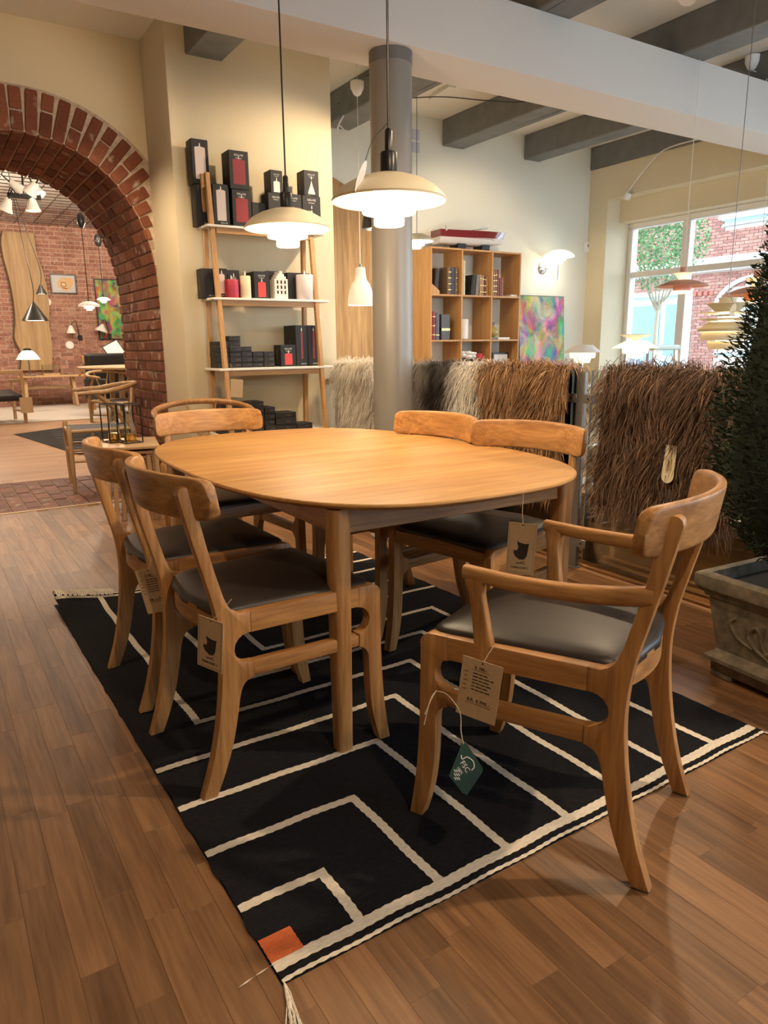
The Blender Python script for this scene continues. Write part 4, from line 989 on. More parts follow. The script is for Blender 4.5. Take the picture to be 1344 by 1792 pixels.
for q in range(4):
    a = q*PI/2; Rm = Matrix.Rotation(a, 3, 'Z')
    def fp(u, z): v = Rm @ Vector((-.196-.026*(z-.10)/.175-.001, u, z)); return (v.x, v.y, v.z)
    for s_ in (-1, 1):
        relief([fp(s_*.01, .13), fp(s_*.05, .15), fp(s_*.075, .19), fp(s_*.05, .225), fp(s_*.03, .205)]); relief([fp(s_*.01, .14), fp(s_*.03, .185), fp(s_*.02, .24)], .005); relief([fp(s_*.06, .145), fp(s_*.11, .165), fp(s_*.14, .21), fp(s_*.12, .235)], .005)
    relief([fp(0, .12), fp(.02, .135), fp(0, .15), fp(-.02, .135), fp(0, .12)], .005)
tp = empty('conifer', (1.95, .13, .33), 0, 'tall dark green clipped conifer in the stone planter', 'plant')
B().tube([(0, 0, -.01), (0, 0, .2)], .025, 8).obj('trunk', M['bark'], tp)
tz = [.07, .13, .20, .30, .42, .55, .68, .80, .92, 1.1, 1.35, 1.55, 1.66]; tr = [.10, .20, .26, .30, .325, .325, .305, .285, .265, .225, .15, .07, .01]
NEED = fur_mat('conifer_needles', [(0, (.006, .016, .007)), (.7, (.014, .034, .013)), (1, (.035, .065, .022))], None)
B().lathe([(r*.88, z) for r, z in zip(tr, tz)], 28).obj('inner_foliage', plain('inner_foliage_green', (.006, .013, .006), .95), tp, smooth=1.2)
rng = np.random.default_rng(31); n = 26000
z = rng.uniform(.07, 1.62, n); r = np.interp(z, tz, tr); keep = rng.random(n) < (r/.33+.1); z = z[keep]; r = r[keep]; n = len(z); a = rng.uniform(0, 2*PI, n)
bump_r = 1 + .06*np.sin(7*a+9*z) + .05*np.sin(13*a-17*z); rr_ = r*bump_r*rng.uniform(.85, 1.02, n)
R0 = np.stack([rr_*np.cos(a), rr_*np.sin(a), z], -1); d = np.stack([np.cos(a), np.sin(a), rng.uniform(-.1, 1.1, n)], -1) + rng.normal(0, .45, (n, 3)); d /= np.linalg.norm(d, axis=1)[:, None]
ln = rng.uniform(.016, .040, n); sd = np.cross(d, rng.normal(size=(n, 3))); sd /= np.linalg.norm(sd, axis=1)[:, None]; w = rng.uniform(.0018, .0040, n)
V = np.stack([R0, R0+d*(ln*.45)[:, None]+sd*w[:, None], R0+d*ln[:, None], R0+d*(ln*.45)[:, None]-sd*w[:, None]], 1).reshape(-1, 3)
tag(link('needles', arr_mesh('needles', V, np.arange(4*n).reshape(-1, 4), NEED), None, tp), kind='stuff')
# ---------------------------------------------------------------- bookcase, books, model boat
BX0, BX1, BY0, BY1 = 3.725, 4.845, 4.70, 4.99
bc = empty('bookcase', (BX0, BY0, .35), 0, 'open oak cube bookcase against the pale wall', 'bookcase')
T = .016; ZS = [.30, .72, 1.145, 1.565, 1.985]; ZS = [.36, .725, 1.145, 1.565, 1.985]
XS = [0, .373, .747, 1.12]
for i, xv in enumerate(XS): B().box(xv-(0 if i == 0 else (T if i == 3 else T/2)), xv+(T if i == 0 else (0 if i == 3 else T/2)), 0, BY1-BY0, .01, 2.0-.35, .001).obj('upright', M['shelfwood'], bc)
for zv in ZS:
    for i in range(3): B().box(XS[i]+T*.6, XS[i+1]-T*.6, .001, BY1-BY0, zv-.35, zv-.35+T, .001).obj('shelf_board', M['shelfwood'], bc)
def book(label, x0, x1, z, h, col, depth=.2, bands=0, tilt=0, y=4.75, grp='books in the bookcase'):
    w = x1-x0; m = plain('cover_%03d' % len(bpy.data.materials), col, .55, noise_amt=.15, noise_scale=40)
    t = empty('book', (x0, y, z), 0, label, 'book', grp); t.rotation_euler = (0, tilt, 0)
    B().prism([(0, 0), (w*.18, -.006), (w*.5, -.009), (w*.82, -.006), (w, 0), (w, .004), (w*.12, .004), (w*.12, depth), (0, depth)], lambda a, b, q: (a, b, q), 0, h).obj('cover', m, t)
    B().box(w*.86, w, .004, depth, 0, h).obj('back_board', m, t, smooth=0); B().box(w*.12, w*.86, .004, depth-.006, .003, h-.003).obj('pages', M['wax_cream'], t, smooth=0)
    for k in range(bands): B().box(w*.1, w*.9, -.0105, -.004, h*(.18+.64*k/max(1, bands-1))-.003, h*(.18+.64*k/max(1, bands-1))+.003).obj('spine_band', M['brass'], t, smooth=0)
    return t
zt = 1.582
book('large black album leaning at the left of the top bookcase row', 3.80, 3.842, zt, .235, (.025, .023, .022), .19, 0, .10)
book('old brown spined volume, left top row, next to the black album', 3.955, 4.0, zt, .25, (.16, .10, .06), .2, 4)
book('navy blue book in the left top cell of the bookcase', 4.004, 4.047, zt, .248, (.05, .065, .10), .2, 0)
book('brown leather volume, rightmost in the left top cell', 4.050, 4.086, zt, .25, (.14, .09, .06), .2, 4)
book('thin pale yellow binder standing in the middle top cell', 4.112, 4.138, zt, .318, (.62, .56, .33), .24)
book('thin cream binder beside the yellow one', 4.141, 4.172, zt, .318, (.66, .64, .47), .24)
book('black album leaning in the middle top cell', 4.24, 4.285, zt, .195, (.015, .015, .015), .2, 0, .12)
book('grey marbled volume resting against the black album', 4.300, 4.338, zt, .195, (.20, .19, .18), .2, 0, .08)
for k, (c_, h_) in enumerate((((.42, .25, .12), .195), ((.45, .30, .18), .19), ((.15, .05, .05), .185), ((.40, .22, .10), .182))):
    book('small leather book in the middle top cell, %s of four' % ('leftmost', 'second', 'third', 'rightmost')[k], 4.350+k*.028, 4.376+k*.028, zt, h_, c_, .17, 3)
for k, (c_, h_) in enumerate((((.12, .10, .10), .245), ((.30, .20, .13), .24), ((.32, .18, .12), .245), ((.24, .07, .07), .25), ((.20, .07, .07), .175), ((.32, .14, .11), .175))):
    book('antique book in the right top cell, %s from the left' % ('first', 'second', 'third', 'fourth', 'fifth', 'sixth')[k], 4.490+k*.028, 4.516+k*.028, zt, h_, c_, .18, 4 if k < 3 else 0)
zt = 1.162
book('pinkish book at the left of the second bookcase row', 3.745, 3.776, zt, .262, (.46, .23, .18), .2, 3); book('dark red book, second in the second row', 3.779, 3.812, zt, .262, (.30, .05, .06), .2, 3); book('slate blue book, third in the second row', 3.815, 3.865, zt, .252, (.10, .10, .14), .2, 1)
gb = empty('album_box', (3.90, 4.76, zt), 0, 'grey slipcase with a gold band in the left second cell', 'box'); B().box(0, .10, 0, .2, 0, .238, .002).obj('slipcase', plain('grey_slipcase', (.10, .10, .11), .5), gb); B().box(-.001, .101, -.002, .05, .085, .108, .001).obj('gold_band', M['brass'], gb)
vs = tag(B().lathe([(.055, 0), (.066, .01), (.068, .19), (.064, .195), (.060, .19), (.058, .02), (0, .015)], 32).obj('white_pot', M['ceramic'], None, (4.19, 4.82, zt)), 'tall white ceramic pot in the middle of the bookcase', 'pot')
pa = empty('pineapple_jar', (4.565, 4.80, zt+.022), 0, 'golden ceramic pineapple jar in the bookcase', 'ornament')
pb = B(); rr = []
for i in range(13):
    zz = .11*i/12; r = .062*math.sin(PI*(.12+.83*i/12))**.7; rr.append(pb.ring([(r*(1+.05*math.cos(12*a+i*PI))*math.cos(a), r*(1+.05*math.cos(12*a+i*PI))*math.sin(a), zz) for a in [2*PI*k/48 for k in range(48)]]))
for a, c in zip(rr, rr[1:]): pb.bridge(a, c)
pb.bm.faces.new(rr[0][::-1]); pb.bm.faces.new(rr[-1]); pb.obj('body', plain('gold_glaze', (.42, .32, .09), .35), pa)
for k in range(9):
    a = 2*PI*k/9; o = .018 if k % 2 else .03
    B().tube([(.008*math.cos(a), .008*math.sin(a), .105), (o*.7*math.cos(a), o*.7*math.sin(a), .13), (o*math.cos(a), o*math.sin(a), .15)], [.008, .007, .001], 5).obj('leaf', plain_grey, pa)
tag(B().box(4.60, 4.755, 4.74, 4.88, zt, zt+.02, .002).obj('flat_book', M['white']), 'flat white book lying under the pineapple jar', 'book')
tag(B().box(4.49, 4.6, 4.75, 4.88, zt, zt+.02, .002).obj('flat_grey_book', plain_grey), 'flat grey book lying at the left of the white one', 'book')
tag(B().box(4.745, 4.83, 4.73, 4.86, 1.582, 1.60, .002).obj('flat_booklet', M['white']), 'white booklet lying at the right of the top row', 'book')
be = tag(B().prism([(0, 0), (.10, 0), (.10, .03), (.0, .10)], lambda a, b, t: (a, t, b), 0, .16, .002).obj('book_end', M['shelfwood'], None, (3.745, 4.72, 1.582)), 'sloped wooden book end at the left of the top row', 'book end')
zt = .742
ba = tag(B().lathe([(.02, 0), (.045, .02), (.05, .05), (.042, .075), (.02, .08), (0, .07)], 20).obj('red_apple', plain('red_glaze', (.5, .03, .03), .3), None, (4.40, 4.80, .95)), 'red ceramic apple on books in the third bookcase row', 'ornament')
for k, (c_, l_) in enumerate((((.30, .28, .26), 'bottom'), ((.16, .13, .10), 'middle'), ((.5, .47, .42), 'top'))):
    tag(B().box(4.12, 4.45, 4.73, 4.95, zt+k*.069, zt+k*.069+.068, .003).obj('stacked_book', plain('stack_cover_%d' % k, c_, .6)), 'large %s book of the flat stack in the third row' % l_, 'book', 'flat stack in the third row')
fl = B(); rs = random.Random(2)
for k in range(9):
    c = (4.15+rs.uniform(0, .16), 4.74+rs.uniform(0, .05), .99+rs.uniform(-.02, .035)); fl.lathe([(.012, 0), (.03, .008), (.042, .025), (.036, .04), (.015, .03)], 9, c)
fr_ = tag(fl.obj('white_flowers', M['white']), 'bunch of white artificial flowers behind the grey sheepskin', 'flowers')
pf = empty('picture_frame', (4.69, 4.80, .742), 0, 'small black framed picture in the right third cell', 'picture'); B().box(-.11, .11, 0, .02, 0, .29, .003).obj('frame', M['black'], pf); B().box(-.09, .09, -.002, .0, .02, .27).obj('print', M['whiteprint'], pf, smooth=0)
# boat
bt = empty('model_boat', (4.26, 4.80, 2.002), math.radians(-4), 'red varnished model motor boat on black stands on the bookcase', 'model boat')
def hull(z0, z1, mat, name, zs):
    h = B(); rr = []
    for i in range(25):
        u = i/24; x = -.39+.78*u; wv = .105*(1-max(0, (u-.45)/.55)**2.4)*(.86+.14*min(1, u/.3)); sheer = .02*u*u
        sec = []
        for k in range(9):
            f = k/8; z = z0+(z1-z0)*f + sheer*f + (.035*max(0, (u-.6)/.4)**1.5*(1-f) if name == 'keel' else (.035*max(0, (u-.6)/.4)**1.5*(1-f)*0)); ww = wv*zs(f)*(1-.12*(1-f)*max(0, u-.5))
            sec.append((x + (.05*f*max(0, (u-.8)/.2)), ww, z))
        rr.append(h.ring(sec + [(p[0], -p[1], p[2]) for p in reversed(sec)]))
    for a, c in zip(rr, rr[1:]): h.bridge(a, c)
    h.bm.faces.new(rr[0]); h.bm.faces.new(rr[-1][::-1]); h.obj(name, mat, bt, smooth=1.0)
hull(.040, .100, plain('boat_white_keel', (.62, .60, .58), .3), 'keel', lambda f: .45+.53*f**.5); hull(.100, .165, plain('red_varnish', (.16, .012, .018), .12, coat=.6), 'hull', lambda f: .98-.06*f)
B().box(-.36, .05, -.07, .07, .156, .164, .003).obj('deck', plain('boat_deck', (.20, .04, .03), .2), bt); B().box(-.33, -.31, -.088, .088, .10, .166, .001).obj('white_stripe', M['white'], bt)
B().tube(smooth_pts([(.02, .08, .165), (.08, .075, .20), (.17, .05, .212), (.20, 0, .212), (.17, -.05, .212), (.08, -.075, .20), (.02, -.08, .165)], 5), .003, 6).obj('windscreen_rail', M['chrome'], bt)
B().tube([(-.27, 0, .16), (-.275, 0, .215)], .002, 6).obj('flag_pole', M['black'], bt); B().tube([(-.25, 0, .165), (-.10, .01, .172), (.0, 0, .168)], .004, 6).obj('deck_rail', M['black'], bt); B().tube([(-.30, 0, .03), (-.24, 0, .05), (-.18, 0, .045)], .006, 6).obj('propeller_shaft', M['brass'], bt)
for xs in (-.14, .14): B().prism([(-.05, 0), (.05, 0), (.05, .05), (.02, .038), (-.02, .038), (-.05, .05)], lambda a, b, t: (t, a*1.5, b), xs-.045, xs+.045).obj('stand', M['black'], bt)
# leaning painting
def paint_mat(name, seed, lo, hi, sat=2.6):
    """loose overlapping colour fields"""
    m, nt, b = node_mat(name); L = nt.links.new; tc = N(nt, 'ShaderNodeTexCoord'); mp = N(nt, 'ShaderNodeMapping'); mp.inputs['Location'].default_value = (seed, seed*2, 0); mp.inputs['Scale'].default_value = (5.5, 5.5, 4.0); L(tc.outputs['Object'], mp.inputs[0])
    n1 = N(nt, 'ShaderNodeTexNoise'); n1.inputs['Scale'].default_value = 1; n1.inputs['Detail'].default_value = 8; n1.inputs['Roughness'].default_value = .62; n1.inputs['Distortion'].default_value = .9; L(mp.outputs[0], n1.inputs[0])
    sx = N(nt, 'ShaderNodeSeparateColor'); L(n1.outputs['Color'], sx.inputs[0]); cb = N(nt, 'ShaderNodeCombineColor')
    for i in range(3):
        mr = N(nt, 'ShaderNodeMapRange'); mr.inputs['From Min'].default_value = .40; mr.inputs['From Max'].default_value = .62; mr.inputs['To Min'].default_value = lo[i]; mr.inputs['To Max'].default_value = hi[i]; L(sx.outputs[i], mr.inputs[0]); L(mr.outputs[0], cb.inputs[i])
    L(cb.outputs[0], b.inputs['Base Color']); b.inputs['Roughness'].default_value = .5; return m
pg = empty('abstract_painting', (5.37, 4.86, .36), 0, 'colourful abstract canvas with black edge leaning beside the bookcase', 'painting'); pg.rotation_euler = (-.06, 0, 0)
B().box(-.335, .335, 0, .03, 0, 1.26, .002).obj('canvas_edge', M['black'], pg); B().box(-.327, .327, -.003, 0, .008, 1.252).obj('canvas', paint_mat('abstract_paint', 3.3, (.03, .035, .035), (.62, .44, .33)), pg, smooth=0)
# wall sconce, thermostat, signs
sc = empty('wall_lamp', (5.42, 4.998, 1.905), 0, 'chrome wall lamp with white three tier shade above the painting', 'lamp')
B().lathe([(.062, 0), (.062, .006), (.045, .02), (.02, .03), (0, .032)], 32, M=Matrix.Rotation(PI/2, 4, 'X')).obj('wall_plate', M['chrome'], sc)
B().tube(smooth_pts([(0, -.03, 0), (.03, -.06, -.01), (.05, -.12, -.08), (.06, -.18, -.11)], 5), .007, 8).obj('arm', M['chrome'], sc); B().tube([(.06, -.18, -.14), (.06, -.18, .06)], .009, 10).obj('stem', M['chrome'], sc)
shs = empty('tmp_shade'); 
ph_shade(shs, .165, lit=False, z=.105, shade_mat=M['opal_soft'])
for ch in list(shs.children): ch.parent = sc; ch.location = (.06, -.18, 0)
bpy.data.objects.remove(shs)
l = bpy.data.lights.new('wall_lamp_bulb', 'POINT'); l.energy = 5; l.color = (1, .78, .5); l.shadow_soft_size = .03; o = bpy.data.objects.new('wall_lamp_bulb', l); COL.objects.link(o); o.parent = sc; o.location = (.06, -.18, .0)
th_ = empty('thermostat', (6.08, 4.985, 2.16), 0, 'small white thermostat on the wall near the window corner', 'thermostat'); B().box(-.045, .045, -.015, .014, -.055, .055, .005, 2).obj('case', M['white'], th_); B().box(-.008, .008, -.018, -.014, -.002, .03).obj('button', plain_grey, th_, smooth=0)
for k, zz in enumerate((3.06, 3.0)): tag(B().box(3.72, 3.80, 4.985, 4.998, zz-.09-k*.05, zz-.005-k*.05, .001).obj('wall_note', plain('note_%d' % k, (.55, .56, .66), .8)), ('upper' if k == 0 else 'lower') + ' pale grey card stuck high on the wall beside the column', 'card')
# live edge slab behind the column
sl = empty('oak_slab', (3.05, 4.93, .36), 0, 'tall rough sawn oak slab leaning on the wall behind the column', 'slab'); sl.rotation_euler = (-.02, 0, 0)
ed = [(-.24, 0), (-.22, .5), (-.235, 1.0), (-.21, 1.5), (-.20, 1.9), (-.205, 2.20), (.19, 2.04), (.2, 1.6), (.19, 1.2), (.215, .8), (.2, .4), (.22, 0)]
B().prism([(v.x, v.y) for v in smooth_pts([Vector((a, b, 0)) for a, b in ed[:6]], 5)] + [(v.x, v.y) for v in smooth_pts([Vector((a, b, 0)) for a, b in ed[6:]], 5)], lambda a, b, t: (a, t, b), 0, .05, .004).obj('board', M['slab'], sl); B().box(.195, .235, .0, .045, 0, 2.0, .006).obj('bark_edge', wood('slab_pale_edge', (.50, .33, .14), (.70, .50, .25), 'Z', .6, .4), sl)
# ---------------------------------------------------------------- lamps in the shop window
def cord(t, z0, z1, mat, r=.0022): B().tube([(0, 0, z0), (0, 0, z1)], r, 6).obj('cord', mat, t)
def bell(loc, mat, label, r=.10, h=.145):
    t = empty('bell_pendant', loc, 0, label, 'lamp', 'bell pendants behind the column')
    P = [(r*.36, h*.98), (r*.40, h*.80), (r*.46, h*.66), (r*.70, h*.54), (r*.88, h*.36), (r*.97, h*.15), (r, 0)]
    B().lathe([(.0, h*1.0)] + P + [(r*.97, .001)] + [(a*.95, b-.004) for a, b in reversed(P)], 36, cap=False).obj('shade', mat, t, smooth=1.2)
    B().lathe([(.012, h), (.012, h+.02), (.004, h+.025)], 14).obj('neck', M['steel'], t); cord(t, h+.02, 3.18-loc[2], M['white'] if mat == M['white'] else M['black'])
    B().lathe([(.0, .06), (.025, .05), (.03, .03), (.02, .008), (0, .003)], 14).obj('bulb', M['opal'], t)
bell((2.66, 4.18, 1.435), M['white'], 'white bell pendant hanging left of the column in front of the slab', .105, .29); bell((2.82, 4.25, 2.03), M['black'], 'black pendant shade half hidden behind the column', .085, .22)
t3 = empty('pendant_lamp', (3.22, 4.2, 1.955), 0, 'cream three shade pendant peeking out right of the column', 'lamp', 'cream three shade pendants'); ph_shade(t3, .14); cord(t3, .04, 3.18-1.955, M['black'])
def tier_pendant(loc, label, c1, c2, rr=.235):
    """wide shallow shade with collars above and below"""
    t = empty('tiered_pendant', loc, 0, label, 'lamp', 'tiered pendants in the shop window')
    a = plain('tier_%d' % len(bpy.data.materials), c1, .5); b_ = plain('tier_%d' % len(bpy.data.materials), c2, .5)
    k = rr/.235
    B().lathe([(.030*k, .115*k), (.030*k, .165*k), (.027*k, .168*k)], 24).obj('cap', a, t)
    B().lathe([(.03*k, .07*k), (.045*k, .085*k), (.085*k, .118*k), (.088*k, .116*k), (.048*k, .078*k), (.04*k, .06*k)], 36, cap=False).obj('upper_collar', M['cream_lamp'], t)
    B().lathe([(.075*k, .055*k), (.13*k, .042*k), (rr, .0), (rr, -.004), (.13*k, .036*k), (.075*k, .048*k)], 48, cap=False).obj('main_shade', a, t)
    B().lathe([(.085*k, .012*k), (.085*k, -.01*k), (.078*k, -.045*k), (.074*k, -.045*k), (.08*k, 0)], 36, cap=False).obj('inner_ring', b_, t)
    B().lathe([(.095*k, -.050*k), (.06*k, -.062*k), (.055*k, -.066*k), (.09*k, -.056*k)], 36, cap=False).obj('lower_disc', M['opal_soft'], t)
    cord(t, .165*k, 2.93-loc[2], M['white']); return t
tier_pendant((4.2, 2.35, 1.50), 'dusty pink tiered pendant in front of the window', (.52, .26, .20), (.42, .22, .18), .175)
tier_pendant((4.3, 1.86, 1.415), 'salmon tiered pendant half hidden by the conifer', (.62, .30, .20), (.60, .28, .10), .21)
ar = empty('layered_pendant', (3.6, 1.60, 1.12), 0, 'cream layered pendant of stacked rings with a paper tag', 'lamp')
CR = plain('ivory_lacquer', (.74, .66, .46), .45)
k = .0033
for r0, r1, z0, z1 in ((.035, .052, .205, .245), (.055, .115, .165, .215), (.05, .145, .155, .165), (.05, .155, .112, .128)):
    B().lathe([(r0, z0), (r1, z1), (r1, z1-.004), (r0, z0-.005)], 44, cap=False).obj('disc', CR, ar)
for r0, r1, z0, z1, r2, z2 in ((.095, .155, .108, .070, .145, .055), (.125, .138, .052, .025, .130, .005), (.09, .095, .0, -.02, .085, -.045)):
    B().lathe([(r0*.9, z0), (r0, z0), (r1, z1), (r2, z2), (r2*.96, z2), (r1*.95, z1), (r0*.9, z0-.004)], 44, cap=False).obj('ring_shade', CR, ar, smooth=1.0)
B().lathe([(.05, .14), (.05, .17), (.0, .172)], 20).obj('socket', M['steel'], ar); B().lathe([(.02, -.045), (.03, -.058), (0, -.06)], 16).obj('bulb', M['opal_soft'], ar)
B().tube([(0, 0, .172), (0, 0, 2.952-1.12)], .0024, 6).obj('cord', M['steel'], ar)
B().prism([(.018*math.cos(a), .04*math.sin(a)) for a in [2*PI*i/20 for i in range(20)]], lambda a, b, t: (a*.8, t-a*.4, b), -.0006, .0006).obj('paper_tag', M['wax_cream'], ar, (-.10, -.10, .17), (0, .5, 0)); B().tube([(-.08, -.09, .20), (-.05, -.05, .24), (-.01, 0, .25)], .0012, 5).obj('tag_string', M['black'], ar)
# console in the window zone with two table lamps
tb2 = empty('display_table', (4.45, 3.12, .35), math.radians(0), 'pale oak display table in the shop window behind the balustrade', 'table')
B().box(-.75, .75, -.35, .35, .40, .425, .004).obj('top', M['paleX'], tb2)
for sx in (-1, 1):
    for sy in (-1, 1): bar((sx*.7, sy*.3, 0), (sx*.68, sy*.29, .40), .04, .04, M['paleZ'], 'leg', tb2)
def tlamp(loc, label, r, lit):
    t = empty('table_lamp', loc, 0, label, 'lamp', 'white table lamps in the shop window')
    h = 1.075-loc[2] if lit else 1.045-loc[2]
    B().lathe([(.09, 0), (.09, .012), (.012, .02), (.008, .03), (.008, h-.07)], 28).obj('stem', M['chrome'], t)
    B().lathe([(.03, h+.06), (.08, h+.055), (r*.7, h+.03), (r, 0+h), (r*.985, h-.003), (.07, h+.045)], 44, cap=False).obj('top_shade', M['white'] if not lit else M['opal_soft'], t, smooth=1.2)
    B().lathe([(.09, h+.0), (.105, h-.01), (.10, h-.045), (.07, h-.05), (.06, h-.085), (.0, h-.087)], 36, cap=False).obj('lower_shade', M['opal_soft'], t, smooth=1.0)
    if lit: B().lathe([(.03, h+.06), (.05, h+.075), (.14, h+.105), (.135, h+.108), (.0, h+.11)], 32).obj('cap', M['cream_lamp'], t)
tlamp((4.2, 3.24, .776), 'white table lamp with a flat shade, unlit, left in the shop window', .155, False); tlamp((4.6, 3.04, .776), 'lit white table lamp with a domed shade in front of the window', .185, True)
# mesh backed chair, low table with papers just beyond the glass
mc = empty('mesh_chair', (3.15, 2.05, .35), math.radians(100), 'chair with a dark mesh back seen through the glass balustrade', 'chair')
for i in range(12): B().tube(smooth_pts([(-.22+.04*i, -.2, .2), (-.22+.04*i, -.26, .33), (-.22+.04*i, -.28, .42)], 4), .006, 6).obj('back_cord', M['black'], mc)
B().tube([(-.25, -.28, .43), (.25, -.28, .43)], .016, 8).obj('top_rail', M['black'], mc); B().box(-.25, .25, -.22, .25, .13, .19, .02, 2).obj('seat', M['wax_cream'], mc)
for sx in (-1, 1):
    for sy in (-1, 1): B().tube([(sx*.22, sy*.2, 0), (sx*.22, sy*.2, .14)], .014, 8).obj('leg', M['black'], mc)
mg = tag(B().box(2.62, 2.80, 1.70, 1.95, .352, .358, .001).obj('magazine', M['white'], None, rot=(0, 0, 0)), 'white magazine lying on the display floor behind the glass', 'magazine')
tag(B().box(2.66, 2.84, 1.95, 2.2, .352, .356, .001).obj('magazine', plain('pale_blue_paper', (.5, .58, .66), .5)), 'pale blue magazine lying on the display floor behind the glass', 'magazine')
st = empty('metal_stool_frame', (5.2, 3.35, .35), 0, 'pale tubular stool frame in front of the street window', 'stool'); B().tube([(-.16, -.16, .72), (.16, -.16, .72), (.16, .16, .72), (-.16, .16, .72)], .022, 8, close=True).obj('top_ring', plain('pale_green_metal', (.55, .66, .60), .4), st)
for sx in (-1, 1):
    for sy in (-1, 1): B().tube([(sx*.18, sy*.18, 0), (sx*.15, sy*.15, .71)], .014, 8).obj('leg', M['chrome'], st)
# ---------------------------------------------------------------- things in the room beyond the arch
cp = tag(B().box(-1.2, 4.2, 11.5, 15.0, 0, .012, .003).obj('carpet', plain('pale_carpet', (.55, .49, .44), .95, noise_amt=.1, noise_scale=60, bump_s=.5, bump_scale=120)), 'pale beige carpet at the back of the brick room', 'carpet')
br_ = empty('black_rug', (1.72, 8.9, 0), math.radians(0), 'black rug with fine grey lines on the floor beyond the arch', 'rug')
B().poly([(-1.15, .95, .006), (-.78, -1.62, .006), (1.0, -1.7, .006), (1.1, 1.5, .006), (-.3, 1.55, .006)]).obj('pile', plain('black_pile', (.016, .015, .016), .95), br_, smooth=0)
for k in range(9): B().box(-.85+.02*k, .95, -1.3+.28*k, -1.29+.28*k, .006, .009).obj('woven_line', plain_grey, br_, smooth=0)
# live edge slab on the brick wall
ls = empty('live_edge_slab', (1.60, 15.17, .70), 0, 'tall live edge timber slab on the brick wall of the back room', 'slab')
Lh = [(-.29, 0), (-.25, .35), (-.33, .62), (-.28, .95), (-.27, 1.35), (-.30, 1.75), (-.35, 2.1), (-.36, 2.4), (-.31, 2.6)]; Rh = [(.22, 2.6), (.24, 2.2), (.33, 1.8), (.36, 1.3), (.32, .9), (.33, .45), (.28, 0)]
ol = [(v.x, v.y) for v in smooth_pts([Vector((a, b, 0)) for a, b in Lh], 5)] + [(v.x, v.y) for v in smooth_pts([Vector((a, b, 0)) for a, b in Rh], 5)]
B().prism(ol, lambda a, b, t: (a, t, b), -.05, 0, .006).obj('board', wood('back_slab_wood', (.28, .17, .075), (.47, .32, .165), 'Z', .55, .3, var=0), ls)
B().prism([(a, b) for a, b in ol[:41]] + [(a-.025, b) for a, b in reversed(ol[:41])], lambda a, b, t: (a, t, b), -.045, 0).obj('bark_edge', M['bark'], ls)
def frame(loc, w, h, label, pm, seed=0):
    t = empty('framed_picture', loc, 0, label, 'picture'); f = .02
    for x0, x1, z0, z1 in ((0, w, 0, f), (0, w, h-f, h), (0, f, f, h-f), (w-f, w, f, h-f)): B().box(x0, x1, -.03, 0, z0, z1, .002).obj('frame_side', M['black'], t)
    B().box(f, w-f, -.012, -.004, f, h-f).obj('print', pm, t, smooth=0); return t
f1 = frame((2.03, 15.18, 2.19), .48, .37, 'small framed furniture print on the brick wall right of the slab', plain('print_ground', (.45, .45, .47), .5))
for r0 in ([(.13, .12), (.36, .08), (.43, .22), (.40, .30), (.20, .30), (.13, .22)], [(.20, .05), (.30, .04), (.31, .10), (.21, .12)]): B().poly([(a, -.0135, b) for a, b in r0]).obj('printed_shape', plain('print_wood', (.55, .34, .16), .5), f1, smooth=0)
B().poly([(.19, -.0145, .14), (.28, -.0145, .13), (.285, -.0145, .21), (.195, -.0145, .22)]).obj('printed_shape', M['print'], f1, smooth=0)
B().poly([(.20, -.0155, .15), (.27, -.0155, .14), (.275, -.0155, .20), (.205, -.0155, .21)]).obj('printed_shape', plain('print_wood_pale', (.66, .45, .24), .5), f1, smooth=0)
frame((2.85, 15.18, 1.29), .95, 1.21, 'large framed green and yellow abstract painting on the brick wall', paint_mat('green_abstract', 8.1, (.02, .04, .03), (.42, .46, .16)))
def cone(loc, r, h, label, ztop=3.78, off=(0, 0)):
    t = empty('cone_pendant', loc, 0, label, 'lamp', 'black cone pendants in the back room')
    B().lathe([(.012, h), (r, 0), (r*.98, -.002), (.008, h-.01)], 36, cap=False).obj('shade', plain('brushed_black', (.035, .033, .032), .3, metal=.5), t)
    B().lathe([(r*.72, .004), (0, .006)], 28, cap=False).obj('diffuser', M['opal'], t)
    B().tube(smooth_pts([(0, 0, h-.01), (.02, 0, h+.25), (off[0]*.4, 0, (ztop-loc[2])*.55), (off[0], off[1], ztop-loc[2])], 6), .006, 6).obj('cord', M['black'], t)
cone((1.27, 12.0, 1.555), .20, .29, 'large black cone pendant hanging in front of the timber slab', off=(-.14, 0)); cone((1.545, 13.0, 2.03), .09, .16, 'small black cone pendant right of the large one', off=(-.28, 0))
def back_ph(loc, r, label):
    t = empty('pendant_lamp', loc, 0, label, 'lamp', 'three shade pendants in the back room'); ph_shade(t, r, shade_mat=M['white']); B().lathe([(.02, .28*r), (.02, .5*r), (.005, .6*r)], 16).obj('lamp_holder', M['black'], t)
    B().tube([(0, 0, .5*r), (0, 0, 2.9-loc[2]), (.03, 0, 3.78-loc[2])], .006, 6).obj('cord', M['black'], t); B().lathe([(.03, 2.86-loc[2]), (.06, 2.92-loc[2]), (.06, 3.02-loc[2]), (.03, 3.06-loc[2])], 16).obj('pulley', M['black'], t)
back_ph((1.91, 11.0, 1.745), .16, 'white three shade pendant over the far tables beyond the arch'); back_ph((2.55, 13.0, 1.955), .12, 'small white pendant in front of the green painting')
